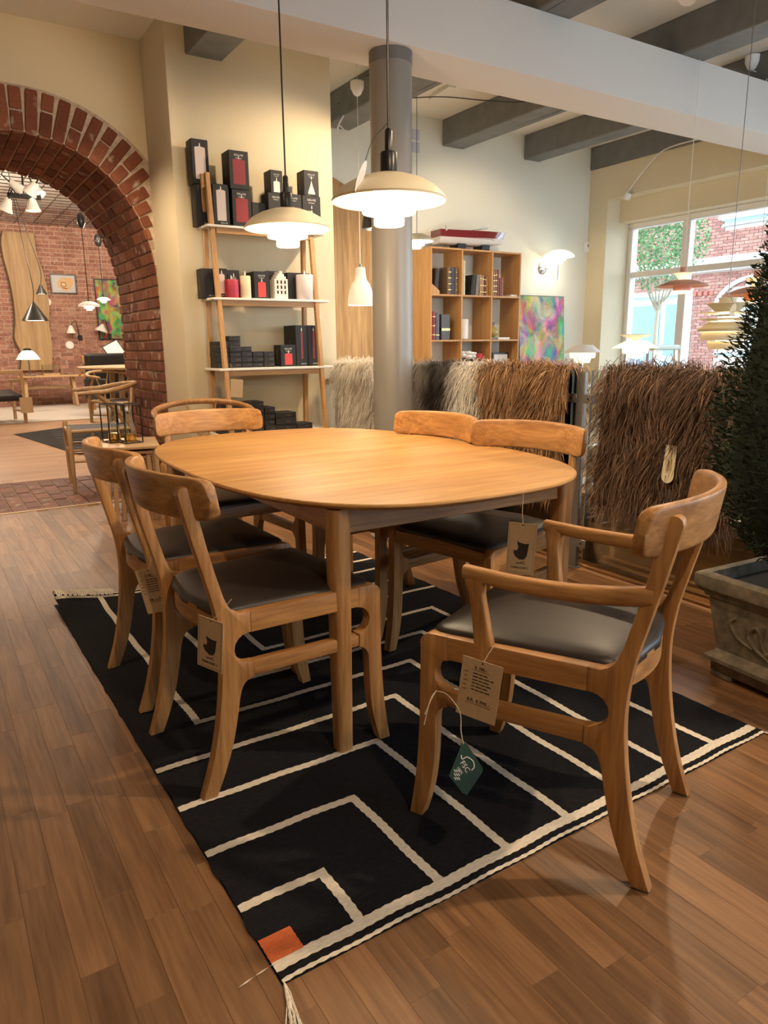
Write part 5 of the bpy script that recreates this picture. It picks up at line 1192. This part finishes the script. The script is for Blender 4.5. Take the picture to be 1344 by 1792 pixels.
# wall lamps
for (x, z, r, l_) in ((2.30, 1.44, .09, 'white bell wall lamp with black arm on the brick wall'), (2.88, 1.47, .13, 'cream slanted shade wall lamp beside the green painting')):
    t = empty('wall_lamp', (x, 15.05, z), 0, l_, 'lamp', 'small wall lamps on the brick wall')
    B().lathe([(.025, .13), (.04, .10), (r*.85, .02), (r, -.02), (r*.97, -.022), (.02, .12)], 28, cap=False).obj('shade', M['white'], t, (0, 0, 0), (0, .0 if r < .1 else .3, 0)); B().tube(smooth_pts([(0, 0, .12), (.10, .02, .22), (.17, .12, -.05), (.19, .14, -.12)], 5), .008, 6).obj('arm', M['black'], t); B().box(.14, .22, .11, .14, -.16, -.06, .004).obj('wall_plate', M['black'], t)
for x, z, l_ in ((1.93, 2.02, 'round white disc light on the brick wall beside the slab'), (2.27, 1.18, 'small round white switch on the brick wall below the lamp')): 
    t = tag(B().lathe([(.0, .03), (.07, .025), (.085, 0)], 24, M=Matrix.Rotation(PI/2, 4, 'X')).obj('wall_disc', M['white'], None, (x, 15.18, z)), l_, 'lamp' if z > 2 else 'switch')
# console with dome lamp and glass box
cs = empty('console_table', (1.72, 14.55, 0), 0, 'low pale console table with trestle legs against the brick wall', 'table')
B().box(-.55, .80, -.22, .22, .585, .615, .004).obj('top', M['paleX'], cs)
for sx in (-.42, .42):
    for sy in (-1, 1): bar((sx+.03*np.sign(sx), sy*.18, .012), (sx, sy*.08, .585), .06, .045, M['paleZ'], 'leg', cs)
B().box(-.42, .42, -.02, .02, .36, .41, .004).obj('stretcher', M['paleX'], cs)
dl = empty('dome_lamp', (1.40, 14.55, .615), 0, 'white dome table lamp on the low console', 'lamp'); B().lathe([(.10, 0), (.10, .015), (.012, .02), (.012, .33)], 24).obj('stem', M['steel'], dl); B().lathe([(.04, .49), (.09, .47), (.15, .41), (.21, .31), (.205, .305), (.09, .455)], 36, cap=False).obj('shade', M['opal_soft'], dl, smooth=1.2); B().lathe([(.085, .475), (.06, .51), (.0, .525)], 24).obj('cap', M['black'], dl)
gx = empty('glass_box', (1.78, 14.55, .615), 0, 'small glass display box with brass frame on the console', 'box')
for a in ((-.15, -.08), (.15, -.08), (.15, .08), (-.15, .08)): B().tube([(a[0], a[1], 0), (a[0], a[1], .20)], .006, 5).obj('brass_edge', M['brass'], gx)
B().box(-.15, .15, -.08, .08, 0, .04, .003).obj('base', M['paleX'], gx); B().box(-.148, .148, -.078, .078, .04, .2).obj('glass_case', M['glass'], gx, smooth=0); B().box(-.16, .16, -.09, .09, .2, .208, .002).obj('lid', M['brass'], gx)
# easy chair at the left edge, black lounge chair, tables at the right
ec = empty('easy_chair', (.55, 11.75, .012), math.radians(8), 'pale wooden easy chair with black seat at the left edge of the arch', 'chair')
for sx in (-.32, .32):
    for sy, h in ((-.30, .80), (.30, .62)): bar((sx, sy, 0), (sx, sy-(.05 if h > .7 else 0), h), .045, .045, M['paleZ'], 'leg', ec)
    bar((sx, -.36, .64), (sx, .34, .62), .05, .03, M['paleY'], 'armrest', ec); bar((sx, -.32, .40), (sx, .32, .34), .03, .035, M['paleY'], 'side_rail', ec)
    bar((sx, -.3, .16), (sx, .3, .16), .03, .03, M['paleY'], 'stretcher', ec)
B().box(-.34, .34, -.37, -.33, .74, .80, .006).obj('top_rail', M['paleX'], ec); B().box(-.30, .30, -.30, .30, .36, .46, .03, 3).obj('cushion', M['black_matt'], ec, rot=(.1, 0, 0))
tgc = tag(B().box(-.09, .09, -.002, .002, -.24, 0).obj('price_card', M['kraft'], None, (.93, 11.38, .40), (0, 0, .1)), 'kraft price card hanging on the pale easy chair', 'tag'); B().tube([(0, 0, 0), (-.04, .03, .06)], .003, 5).obj('string', M['string'], tgc)
bl = empty('lounge_chair', (2.45, 11.9, .012), math.radians(200), 'black wing lounge chair with wooden legs in the back room', 'chair')
B().box(-.38, .38, -.30, .32, .26, .42, .06, 3).obj('seat_cushion', M['black_matt'], bl); B().box(-.38, .38, -.42, -.28, .30, 1.02, .06, 3).obj('back_cushion', M['black_matt'], bl)
for sx in (-.40, .40):
    B().box(sx-.045, sx+.045, -.36, .25, .28, .62, .04, 3).obj('arm', M['black_matt'], bl)
    for sy in (-.3, .28): bar((sx*.9, sy*1.1, 0), (sx*.85, sy, .27), .035, .035, M['paleZ'], 'leg', bl)
tt = empty('round_table', (2.15, 9.2, 0), 0, 'pale round table behind the archway with three legs', 'table'); B().lathe([(.80, .855), (.80, .875), (.79, .885), (0, .885)], 48).obj('top', M['paleX'], tt)
for a in (.6, 2.3, 3.9, 5.4): bar((.52*math.cos(a), .52*math.sin(a), 0), (.46*math.cos(a), .46*math.sin(a), .855), .06, .06, M['paleZ'], 'leg', tt)
dk = empty('writing_desk', (2.75, 13.4, .012), 0, 'oak writing desk with raised back beside the brick wall', 'desk'); B().box(-.55, .75, -.28, .28, .80, .84, .005).obj('top', M['oakX'], dk); B().box(-.55, .75, .20, .28, .84, .97, .005).obj('back_rail', M['oakX'], dk)
for sx in (-.5, .68):
    for sy in (-.24, .24): bar((sx, sy, 0), (sx*.97, sy*.9, .80), .045, .045, M['oakZ'], 'leg', dk)
for sy in (-.26, .26): bar((-.62, sy, .6), (-.45, sy, .96), .035, .035, M['oakZ'], 'leg', dk)
sg = empty('table_sign', (2.84, 13.25, .85), math.radians(10), 'black tilted sign board with printed sheet on the writing desk', 'sign'); B().box(-.16, .16, -.006, .006, 0, .42, .004).obj('board', M['black'], sg, rot=(-.3, -.45, 0)); B().box(-.145, .145, -.009, -.006, .02, .40).obj('sheet', M['whiteprint'], sg, rot=(-.3, -.45, 0), smooth=0); B().box(-.05, .05, 0, .14, 0, .012, .002).obj('foot', M['oakX'], sg)
ws = empty('menu_card', (2.35, 9.1, .885), .2, 'white folded menu card standing on the round table', 'card'); B().box(0, .3, 0, .004, 0, .16).obj('sheet', M['whiteprint'], ws, rot=(-.2, 0, 0), smooth=0); B().box(0, .3, 0, .004, 0, .16).obj('sheet', M['whiteprint'], ws, (0, .065, 0), (.2, 0, 0), smooth=0)
# spot cluster below the wire mesh
def spotlamp(loc, rot, label, m=None, r=.10):
    t = empty('spot_lamp', loc, 0, label, 'lamp', 'spotlights under the wire mesh'); t.rotation_euler = rot
    B().lathe([(.03, .16), (.045, .14), (r*.75, .05), (r, 0), (r*.96, -.002), (.03, .12)], 24, cap=False).obj('shade', m or M['white'], t); B().lathe([(r*.75, .01), (0, .012)], 20, cap=False).obj('lens', M['opal'], t); B().tube([(0, 0, .15), (0, .01, .22), (0, 0, .28)], .01, 6).obj('bracket', M['black'], t)
for i, (p_, r_, l_) in enumerate((((1.12, 10.0, 3.10), (.5, .6, 0), 'large white spotlight tilted right under the wire mesh'), ((1.02, 10.05, 3.12), (.2, -.9, 0), 'white spotlight tilted left in the cluster'), ((1.22, 10.0, 3.08), (-.4, -.3, 0), 'white spotlight turned away in the cluster'), ((1.14, 10.0, 2.88), (0, 0, 0), 'lit cone spotlight hanging below the cluster'), ((.80, 10.0, 2.86), (.3, .4, 0), 'white spotlight at the left edge under the mesh'))): spotlamp(p_, r_, l_)
trk = empty('spot_track', (1.05, 10.0, 3.05), 0, 'black track box carrying the cluster of spotlights', 'track'); B().box(-.2, .2, -.03, .03, -.03, .03, .004).obj('housing', M['black'], trk)
for k in range(4): B().tube(smooth_pts([(-.18+.1*k, 0, .03), (-.15+.1*k, 0, .09), (-.10+.1*k, 0, .03)], 4), .008, 6).obj('cable_loop', M['black'], trk)
B().tube([(0, 0, .03), (0, 0, .40)], .012, 6).obj('drop_rod', M['black'], trk)
# ---------------------------------------------------------------- street outside the window
S(B().box(6.62, 40, -30, 60, -.4, -.15).obj('floor_street', plain('street_paving', (.33, .32, .31), .9, noise_amt=.15, noise_scale=2), smooth=0))
FX = 18.0
OBR = brick_mat('street_brick', (.25, .11, .095), (.32, .155, .13), (.38, .20, .17))
bd = empty('brick_building', (FX, 10, -.15), 0, 'red brick building with white cornice across the street', 'building')
OM = plain('pale_mortar', (.52, .46, .43), .9); OW = plain('white_stone', (.78, .77, .74), .8); BG = plain('blue_glass', (.10, .20, .30), .12, spec=.6); BF = plain('blue_frame', (.30, .46, .56), .5)
B().box(.03, 4, -8, 16, 0, 6.4).obj('wall', OM, bd, smooth=0)
fb = B(); rs = random.Random(14); z = .1; r_ = 0
def in_hole(y, zz):   # facade openings in world Y and height above the street
    if 12.05 < y and zz < 2.62: return True                                   # shop front
    if 9.2 < y < 11.28 and zz < 2.05 + .78*math.sqrt(max(0, 1-((y-10.24)/1.04)**2)): return True
    if 9.0 < y < 11.35 and zz > 4.2: return True
    return False
while z < 6.2:
    y = 6.0 - (.12 if r_ % 2 else 0)
    while y < 17:
        if not in_hole(y+.12, z+.1) and not (3.08 < z+.04 < 3.42): fb.box(-.0-rs.uniform(0, .012), .04, y-10+.006, y-10+.234, z+.006, z+.074)
        y += .24
    z += .08; r_ += 1
tag(fb.obj('brick_field', OBR, bd, smooth=0), kind='stuff')
B().box(-.16, .05, -4.5, 6.5, 3.10, 3.40, .01).obj('white_cornice', OW, bd); B().box(-.22, .05, -4.5, 6.5, 3.38, 3.44, .01).obj('cornice_cap', OW, bd)
B().box(-.14, .05, -1.05, 1.38, 4.36, 4.58, .01).obj('upper_lintel', OW, bd); B().box(.0, .05, -1.0, 1.33, 4.2, 6.2).obj('upper_window', BF, bd, smooth=0); B().box(-.03, .03, -1.0, 1.33, 4.2, 4.26, .005).obj('upper_sill', BF, bd)
B().box(-.03, .05, -1.0, 1.33, 4.58, 4.7, .005).obj('blind_rail', OW, bd)
# arched shop window
ap = [(-.8+1.04*math.cos(a)+1.04, 2.05+.78*math.sin(a)) for a in [PI*i/20 for i in range(21)]]
B().poly([(.032, p[0], p[1]) for p in [(1.28, .2)] + ap + [(-.80, .2)]]).obj('arched_glass', BG, bd, smooth=0)
ab = B(); 
for i in range(20):
    a0, a1 = PI*i/20, PI*(i+1)/20
    for rr0, rr1, x0, x1 in ((1.0, 1.13, -.05, .05),):
        P = [(.24+1.04*q*math.cos(a), 2.05+.78*q*math.sin(a)) for q, a in ((rr0, a0), (rr1, a0), (rr1, a1), (rr0, a1))]
        ab.prism(P, lambda a, b, t: (t, a, b), x0, x1)
ab.obj('arch_stone', plain('grey_arch_stone', (.38, .35, .33), .8), bd)
for yy in (-.80, .24, 1.22): B().box(-.01, .03, yy-.03+.0, yy+.03, .2, 2.06 if yy != .24 else 2.8, .004).obj('frame_bar', OW if yy != .24 else BF, bd)
B().box(-.01, .03, -.8, 1.28, 2.02, 2.10, .004).obj('frame_bar', BF, bd); B().box(-.01, .03, -.8, 1.28, .9, .96, .004).obj('frame_bar', BF, bd)
for k in range(4): B().box(-.05, .02, 1.42+k*.17, 1.52+k*.17, 2.48, 2.60, .004).obj('dentil', plain('brick_dentil', (.32, .10, .08), .9), bd)
# blue shop front on the left
B().box(.02, .05, 2.05, 6.5, .0, 2.6).obj('shop_front', BF, bd, smooth=0); B().box(-.08, .05, 2.05, 6.5, 2.55, 2.68, .006).obj('shop_lintel', OW, bd)
for y0, y1, z0, z1 in ((2.25, 2.9, .9, 2.3), (3.1, 4.25, .55, 2.3), (4.5, 5.6, .55, 2.3)): B().box(.0, .03, y0, y1, z0, z1).obj('shop_pane', BG, bd, smooth=0)
B().box(-.02, .03, 2.05, 2.22, .1, 2.55).obj('white_jamb', OW, bd, smooth=0); B().box(-.04, .02, 3.0, 4.4, .35, .5, .004).obj('white_sill', OW, bd)
B().box(-.01, .0, 3.25, 3.75, 1.0, 1.08).obj('red_sign_strip', plain('red_sign', (.6, .1, .08), .5), bd, smooth=0)
# street tree
tr_ = empty('street_tree', (9.5, 6.62, -.15), 0, 'young leafy street tree outside the shop window', 'tree')
B().tube(smooth_pts([(0, 0, 0), (.01, 0, .8), (-.01, .01, 1.4), (0, 0, 1.75)], 5), [.05]*5+[.04]*5+[.032]*6, 8).obj('trunk', plain('pale_bark', (.34, .31, .25), .9), tr_)
rs = random.Random(6)
for k in range(9):
    a = 2*PI*k/9+.3; B().tube(smooth_pts([(0, 0, 1.65+.03*k), (.16*math.cos(a), .16*math.sin(a), 2.0), (.34*math.cos(a), .34*math.sin(a), 2.45+.08*(k % 3))], 4), [.022]*3+[.013]*6, 6).obj('branch', plain('branch_bark', (.30, .27, .22), .9), tr_)
rng = np.random.default_rng(12); n = 5200
u = rng.normal(size=(n, 3)); u /= np.linalg.norm(u, axis=1)[:, None]; rad = rng.uniform(.15, 1, n)**.45
P = u*rad[:, None]*np.array([.62, .66, .78]) + np.array([0, 0, 2.85]); P += .08*np.sin(P[:, [1, 2, 0]]*9)
d = rng.normal(size=(n, 3)); d /= np.linalg.norm(d, axis=1)[:, None]; e_ = np.cross(d, rng.normal(size=(n, 3))); e_ /= np.linalg.norm(e_, axis=1)[:, None]; L = rng.uniform(.03, .055, n)[:, None]; Wd = L*.42
V = np.stack([P, P+d*L*.5+e_*Wd, P+d*L, P+d*L*.5-e_*Wd], 1).reshape(-1, 3)
tag(link('leaves', arr_mesh('leaves', V, np.arange(4*n).reshape(-1, 4), fur_mat('tree_leaves', [(0, (.05, .15, .06)), (.6, (.10, .25, .10)), (1, (.20, .36, .16))], None)), None, tr_), kind='stuff')
# ---------------------------------------------------------------- ceiling fittings and cords
def fixture(loc, target, label, par_mat):
    t = empty('ceiling_spotlight', loc, 0, label, 'lamp', 'ceiling spotlights')
    d = (Vector(target)-Vector(loc)).normalized(); R = d.to_track_quat('-Z', 'Y').to_matrix().to_4x4()
    B().lathe([(.055, .0), (.058, .02), (.058, .10), (.03, .13), (0, .135)], 24, M=R).obj('housing', par_mat, t)
    B().tube([(0, 0, .0), Vector((0, 0, .0)) - d*-.0 + Vector((0, 0, .25))], .008, 8).obj('stem', par_mat, t)
names = ['white ceiling spotlight aimed at the armchair', 'white ceiling spotlight between beam and window', 'white ceiling spotlight over the left floor', 'white ceiling spotlight behind the viewer', 'white ceiling spotlight aimed at the candle rack', 'white ceiling spotlight aimed at the arch wall', 'white ceiling spotlight aimed at the bookcase', 'white ceiling spotlight above the white sheepskin', 'white ceiling spotlight above the dining table', 'white fill spotlight added over the nesting tables']
for (l_, t_, w_, a_), nm in zip(SPOTS, names): fixture(Vector(l_)+Vector((0, 0, .0)) - (Vector(t_)-Vector(l_)).normalized()*.07, t_, nm, M['white'])
def canopy(loc, label, mat=None):
    t = tag(B().lathe([(.008, -.10), (.03, -.085), (.05, -.045), (.052, 0), (0, .0)], 24).obj('ceiling_canopy', mat or M['white'], None, loc), label, 'canopy', 'white ceiling canopies'); return t
canopy((2.66, 4.18, 3.05), 'white cord canopy on the ceiling joist left of the column'); canopy((5.10, 2.56, 3.17), 'white cord canopy with looped flex at the upper right')
lp = tag(B().tube(smooth_pts([(5.1, 2.55, 3.07), (5.18, 2.42, 3.0), (5.24, 2.36, 3.06), (5.2, 2.42, 3.12), (5.12, 2.44, 3.0), (5.08, 2.42, 2.9), (5.12, 2.40, 2.86), (5.2, 2.38, 2.95)], 6), .004, 6).obj('cord_loop', M['white']), 'loop of white flex hanging at the upper right of the beam', 'cord')
bk_ = empty('flex_run', (0, 0, 0), 0, 'black flex sagging between the joists behind the column', 'cord')
B().tube(smooth_pts([(2.79, 4.72, 3.06), (2.9, 4.55, 3.04), (3.25, 4.0, 2.99), (3.55, 3.75, 2.945), (3.8, 3.55, 2.925), (4.06, 3.3, 2.99), (4.2, 3.0, 3.03)], 6), .004, 6).obj('flex', M['black'], bk_)
B().lathe([(.0, -.02), (.05, -.018), (.055, 0), (.05, .018), (0, .02)], 24, M=Matrix.Translation((2.86, 4.62, 3.03)) @ Matrix.Rotation(1.0, 4, 'X')).obj('junction_box', M['black'], bk_)
wl = tag(B().tube(smooth_pts([(2.86, 4.62, 3.02), (2.80, 4.66, 2.94), (2.77, 4.70, 2.85), (2.80, 4.68, 2.78), (2.83, 4.66, 2.82), (2.78, 4.68, 2.88), (2.76, 4.7, 2.80)], 6), .006, 6).obj('coiled_flex', M['white']), 'coil of white flex hanging beside the cream wall edge', 'cord')
cb = empty('ceiling_channel', (3.58, 4.35, 3.18), math.radians(-8), 'pale cable channel fixed on the ceiling between the joists', 'channel'); B().box(-.035, .035, -.18, .18, -.03, 0, .003).obj('cover', M['ceiling'], cb)
ll = empty('clip_spot', (6.06, 4.45, 2.60), 0, 'small white clip light with flex on the window lintel', 'lamp'); B().lathe([(.0, .04), (.035, .035), (.04, -.02), (.03, -.03), (0, -.03)], 20, M=Matrix.Rotation(.6, 4, 'X')).obj('head', M['white'], ll); B().tube(smooth_pts([(0, 0, .04), (-.02, -.25, .24), (-.02, -.5, .36), (-.02, -1.2, .35)], 5), .006, 6).obj('flex', M['white'], ll); B().box(-.01, .04, -.03, .03, -.01, .03, .003).obj('clip', M['chrome'], ll)
# ---------------------------------------------------------------- price and logo cards on the furniture
def card(name, label, TL, TR, h, sway=(0, 0), logo=True, price=None, mat=None, border=True):
    """hanging card: origin at the middle of its upper edge, drawn in local x (width) and z (down)"""
    TL, TR = Vector(TL), Vector(TR); mid = (TL+TR)/2; u = (TR-TL); w = u.length; u.normalize()
    dn = (Vector((0, 0, -1)) + u*sway[0]).normalized(); nrm = u.cross(-dn).normalized(); dn = -(nrm.cross(u)) if abs(u.dot(dn)) < .3 else dn
    t = empty(name, mid, 0, label, 'tag', 'kraft cards on the furniture')
    t.matrix_world = Matrix(((u.x, -nrm.x, -dn.x, mid.x), (u.y, -nrm.y, -dn.y, mid.y), (u.z, -nrm.z, -dn.z, mid.z), (0, 0, 0, 1)))
    fy = .001       # printed face towards local -y
    B().box(-w/2, w/2, -.0006, .0006, -h, 0).obj('card_board', mat or M['kraft'], t, smooth=0)
    B().lathe([(.0022, -.0009), (.0022, .0009)], 10, M=Matrix.Translation((0, 0, -.006)) @ Matrix.Rotation(PI/2, 4, 'X')).obj('hole', M['print'], t)
    if logo:
        k = w/.075
        P = [(-.020, -.082), (-.014, -.092), (-.002, -.100), (.010, -.098), (.016, -.088), (.018, -.070), (.0195, -.054), (.012, -.0555), (.004, -.055), (-.006, -.0525), (-.0125, -.0495), (-.0105, -.058), (-.008, -.066), (-.010, -.074), (-.0145, -.0755), (-.019, -.074)]
        B().poly([(a*k, -fy, b*h/.14) for a, b in P]).obj('egg_chair_emblem', M['print'], t, smooth=0)
        B().poly([(-.012*k, -fy, -.107*h/.14), (.014*k, -fy, -.110*h/.14), (.014*k, -fy, -.1115*h/.14), (-.012*k, -fy, -.1085*h/.14)]).obj('emblem_foot', M['print'], t, smooth=0); B().poly([(-.010*k, -fy, -.1115*h/.14), (.012*k, -fy, -.103*h/.14), (.012*k, -fy, -.1045*h/.14), (-.010*k, -fy, -.113*h/.14)]).obj('emblem_foot', M['print'], t, smooth=0)
        text('lettering', 'M\u00d8BELHUSET 2', .0068*k, M['print'], t, (0, -fy, -.122*h/.14), (PI/2, 0, 0))
        if border:
            for x0, x1, z0, z1 in ((-w/2+.004, w/2-.004, -.0045, -.004), (-w/2+.004, w/2-.004, -h+.004, -h+.0045), (-w/2+.004, -w/2+.0045, -h+.004, -.004), (w/2-.0045, w/2-.004, -h+.004, -.004)): B().box(x0, x1, -fy, -.0004, z0, z1).obj('border_line', M['print'], t, smooth=0)
    if price:
        text('lettering', price, w*.125, M['print'], t, (w*.02, -fy, -h*.70), (PI/2, 0, 0)); B().box(-w*.30, w*.34, -fy, -.0004, -h*.755, -h*.75).obj('rule', M['print'], t, smooth=0)
        text('lettering', 'E. 785,-', w*.10, M['print'], t, (-.002, -fy, -h*.14), (PI/2, 0, 0)); B().box(-w*.22, w*.2, -fy, -.0004, -h*.185, -h*.18).obj('rule', M['print'], t, smooth=0)
        fp = B()      # lines of print too fine to read
        for i in range(5): fp.box(-w*.42, -w*(.32+.02*(i % 2)), -fy, -.0004, -h*(.245+.075*i), -h*(.235+.075*i))
        for i in range(6):
            x_ = -w*.20; rl = random.Random(i+int(h*1e4))
            for q in range(3+i % 2):
                l_ = rl.uniform(.08, .16)*w; fp.box(x_, x_+l_, -fy, -.0004, -h*(.245+.055*i), -h*(.228+.055*i)); x_ += l_+.02*w
        tag(fp.obj('fine_print', M['print'], t, smooth=0), kind='stuff')
    return t
def loop(t, pts, r=.0008, mat=None): B().tube(smooth_pts(pts, 5), r, 5).obj('string', mat or M['string'], t)
t = card('logo_card', 'kraft card with egg chair emblem on the nearest left chair', (0.0720, 0.5771, 0.5084), (0.1082, 0.5095, 0.4999), .130, (.02, 0))
loop(t, [(0, 0, -.006), (.02, .012, .02), (.035, .03, .05)])
t = card('price_card', 'kraft price card on the second left chair', (0.0592, 1.1323, 0.4696), (0.1236, 1.0843, 0.4867), .138, (.22, 0), False, 'KR. 4.295,-')
loop(t, [(0, 0, -.006), (.01, .012, .02), (.015, .03, .05)])
t = card('price_card', 'kraft price card reading KR. 5.795 on the armchair side rail', (0.4891, 0.1063, 0.4779), (0.5320, 0.0279, 0.4673), .137, (-.06, 0), False, 'KR. 5.795,-')
loop(t, [(0, 0, -.006), (.005, .014, .014), (.01, .03, .03)])
t = card('logo_card', 'kraft card with egg chair emblem hanging below the table edge', (0.9059, 0.4349, 0.6440), (0.9572, 0.3774, 0.6404), .146, (-.02, 0))
loop(t, [(0, 0, -.006), (-.006, .01, .03), (-.008, .03, .075)])
fs = empty('green_card', (0.4562, 0.0608, 0.3018), 0, 'dark green certificate card hanging from twine on the armchair', 'tag')
GU = Vector((.83, -.52, 0)).normalized(); GN = Vector((-.45, -.72, .5)).normalized(); GU = (GU - GN*GU.dot(GN)).normalized(); GV = GN.cross(GU).normalized()
if GV.z < 0: GV = -GV
def G(a, b, o=0): v = GU*a + GV*b + GN*o; return (v.x, v.y, v.z)
B().prism([(-.004, .003), (.006, .002), (.038, -.048), (.037, -.056), (.003, -.100), (-.006, -.096), (-.033, -.062), (-.008, -.01)], lambda a, b, t: G(a, b, t), -.0006, .0006).obj('card_board', M['green_card'], fs, smooth=0)
gm = Matrix(((GU.x, GV.x, GN.x), (GU.y, GV.y, GN.y), (GU.z, GV.z, GN.z))).to_4x4() @ Matrix.Rotation(-1.0, 4, 'Z')
def gtext(s_, sz, a, b):
    o = text('lettering', s_, sz, M['whiteprint'], fs, (0, 0, 0), (0, 0, 0)); o.matrix_local = Matrix.Translation(G(a, b, .0010)) @ gm
gtext('FSC', .015, .001, -.045); gtext('100%', .0075, -.010, -.052)
gp = B()
for i_ in range(4):
    for j_ in range(5): gp.prism([(-.0145-.0042*i_, -.050-.0075*j_), (-.0125-.0042*i_, -.050-.0075*j_), (-.0125-.0042*i_+.003, -.0555-.0075*j_), (-.0145-.0042*i_+.003, -.0555-.0075*j_)] if -.0145-.0042*i_ > -.026 and j_ < 3 else [(-.012, -.06), (-.0115, -.06), (-.0115, -.0605), (-.012, -.0605)], lambda a, b, t: G(a, b, t), .0007, .0010)
tag(gp.obj('fine_print', M['whiteprint'], fs, smooth=0), kind='stuff')
B().tube(smooth_pts([G(-.006, -.022, .0012), G(-.004, -.030, .0012), G(.006, -.026, .0012), G(.018, -.034, .0012), G(.020, -.046, .0012), G(.014, -.052, .0012)], 5), .0011, 5).obj('tree_tick_emblem', M['whiteprint'], fs)
B().tube(smooth_pts([(0, 0, -.002), (-.004, .004, .03), (-.003, .01, .07), (-.02, .03, .105), (-.035, .05, .11)], 5), .0011, 5).obj('twine', M['string'], fs)
for q in ((-.075, .035, .075), (-.08, .03, .055)): B().tube(smooth_pts([(-.035, .05, .11), ((-.035+q[0])/2, .04, .10), q], 4), .0010, 5).obj('twine', M['string'], fs)
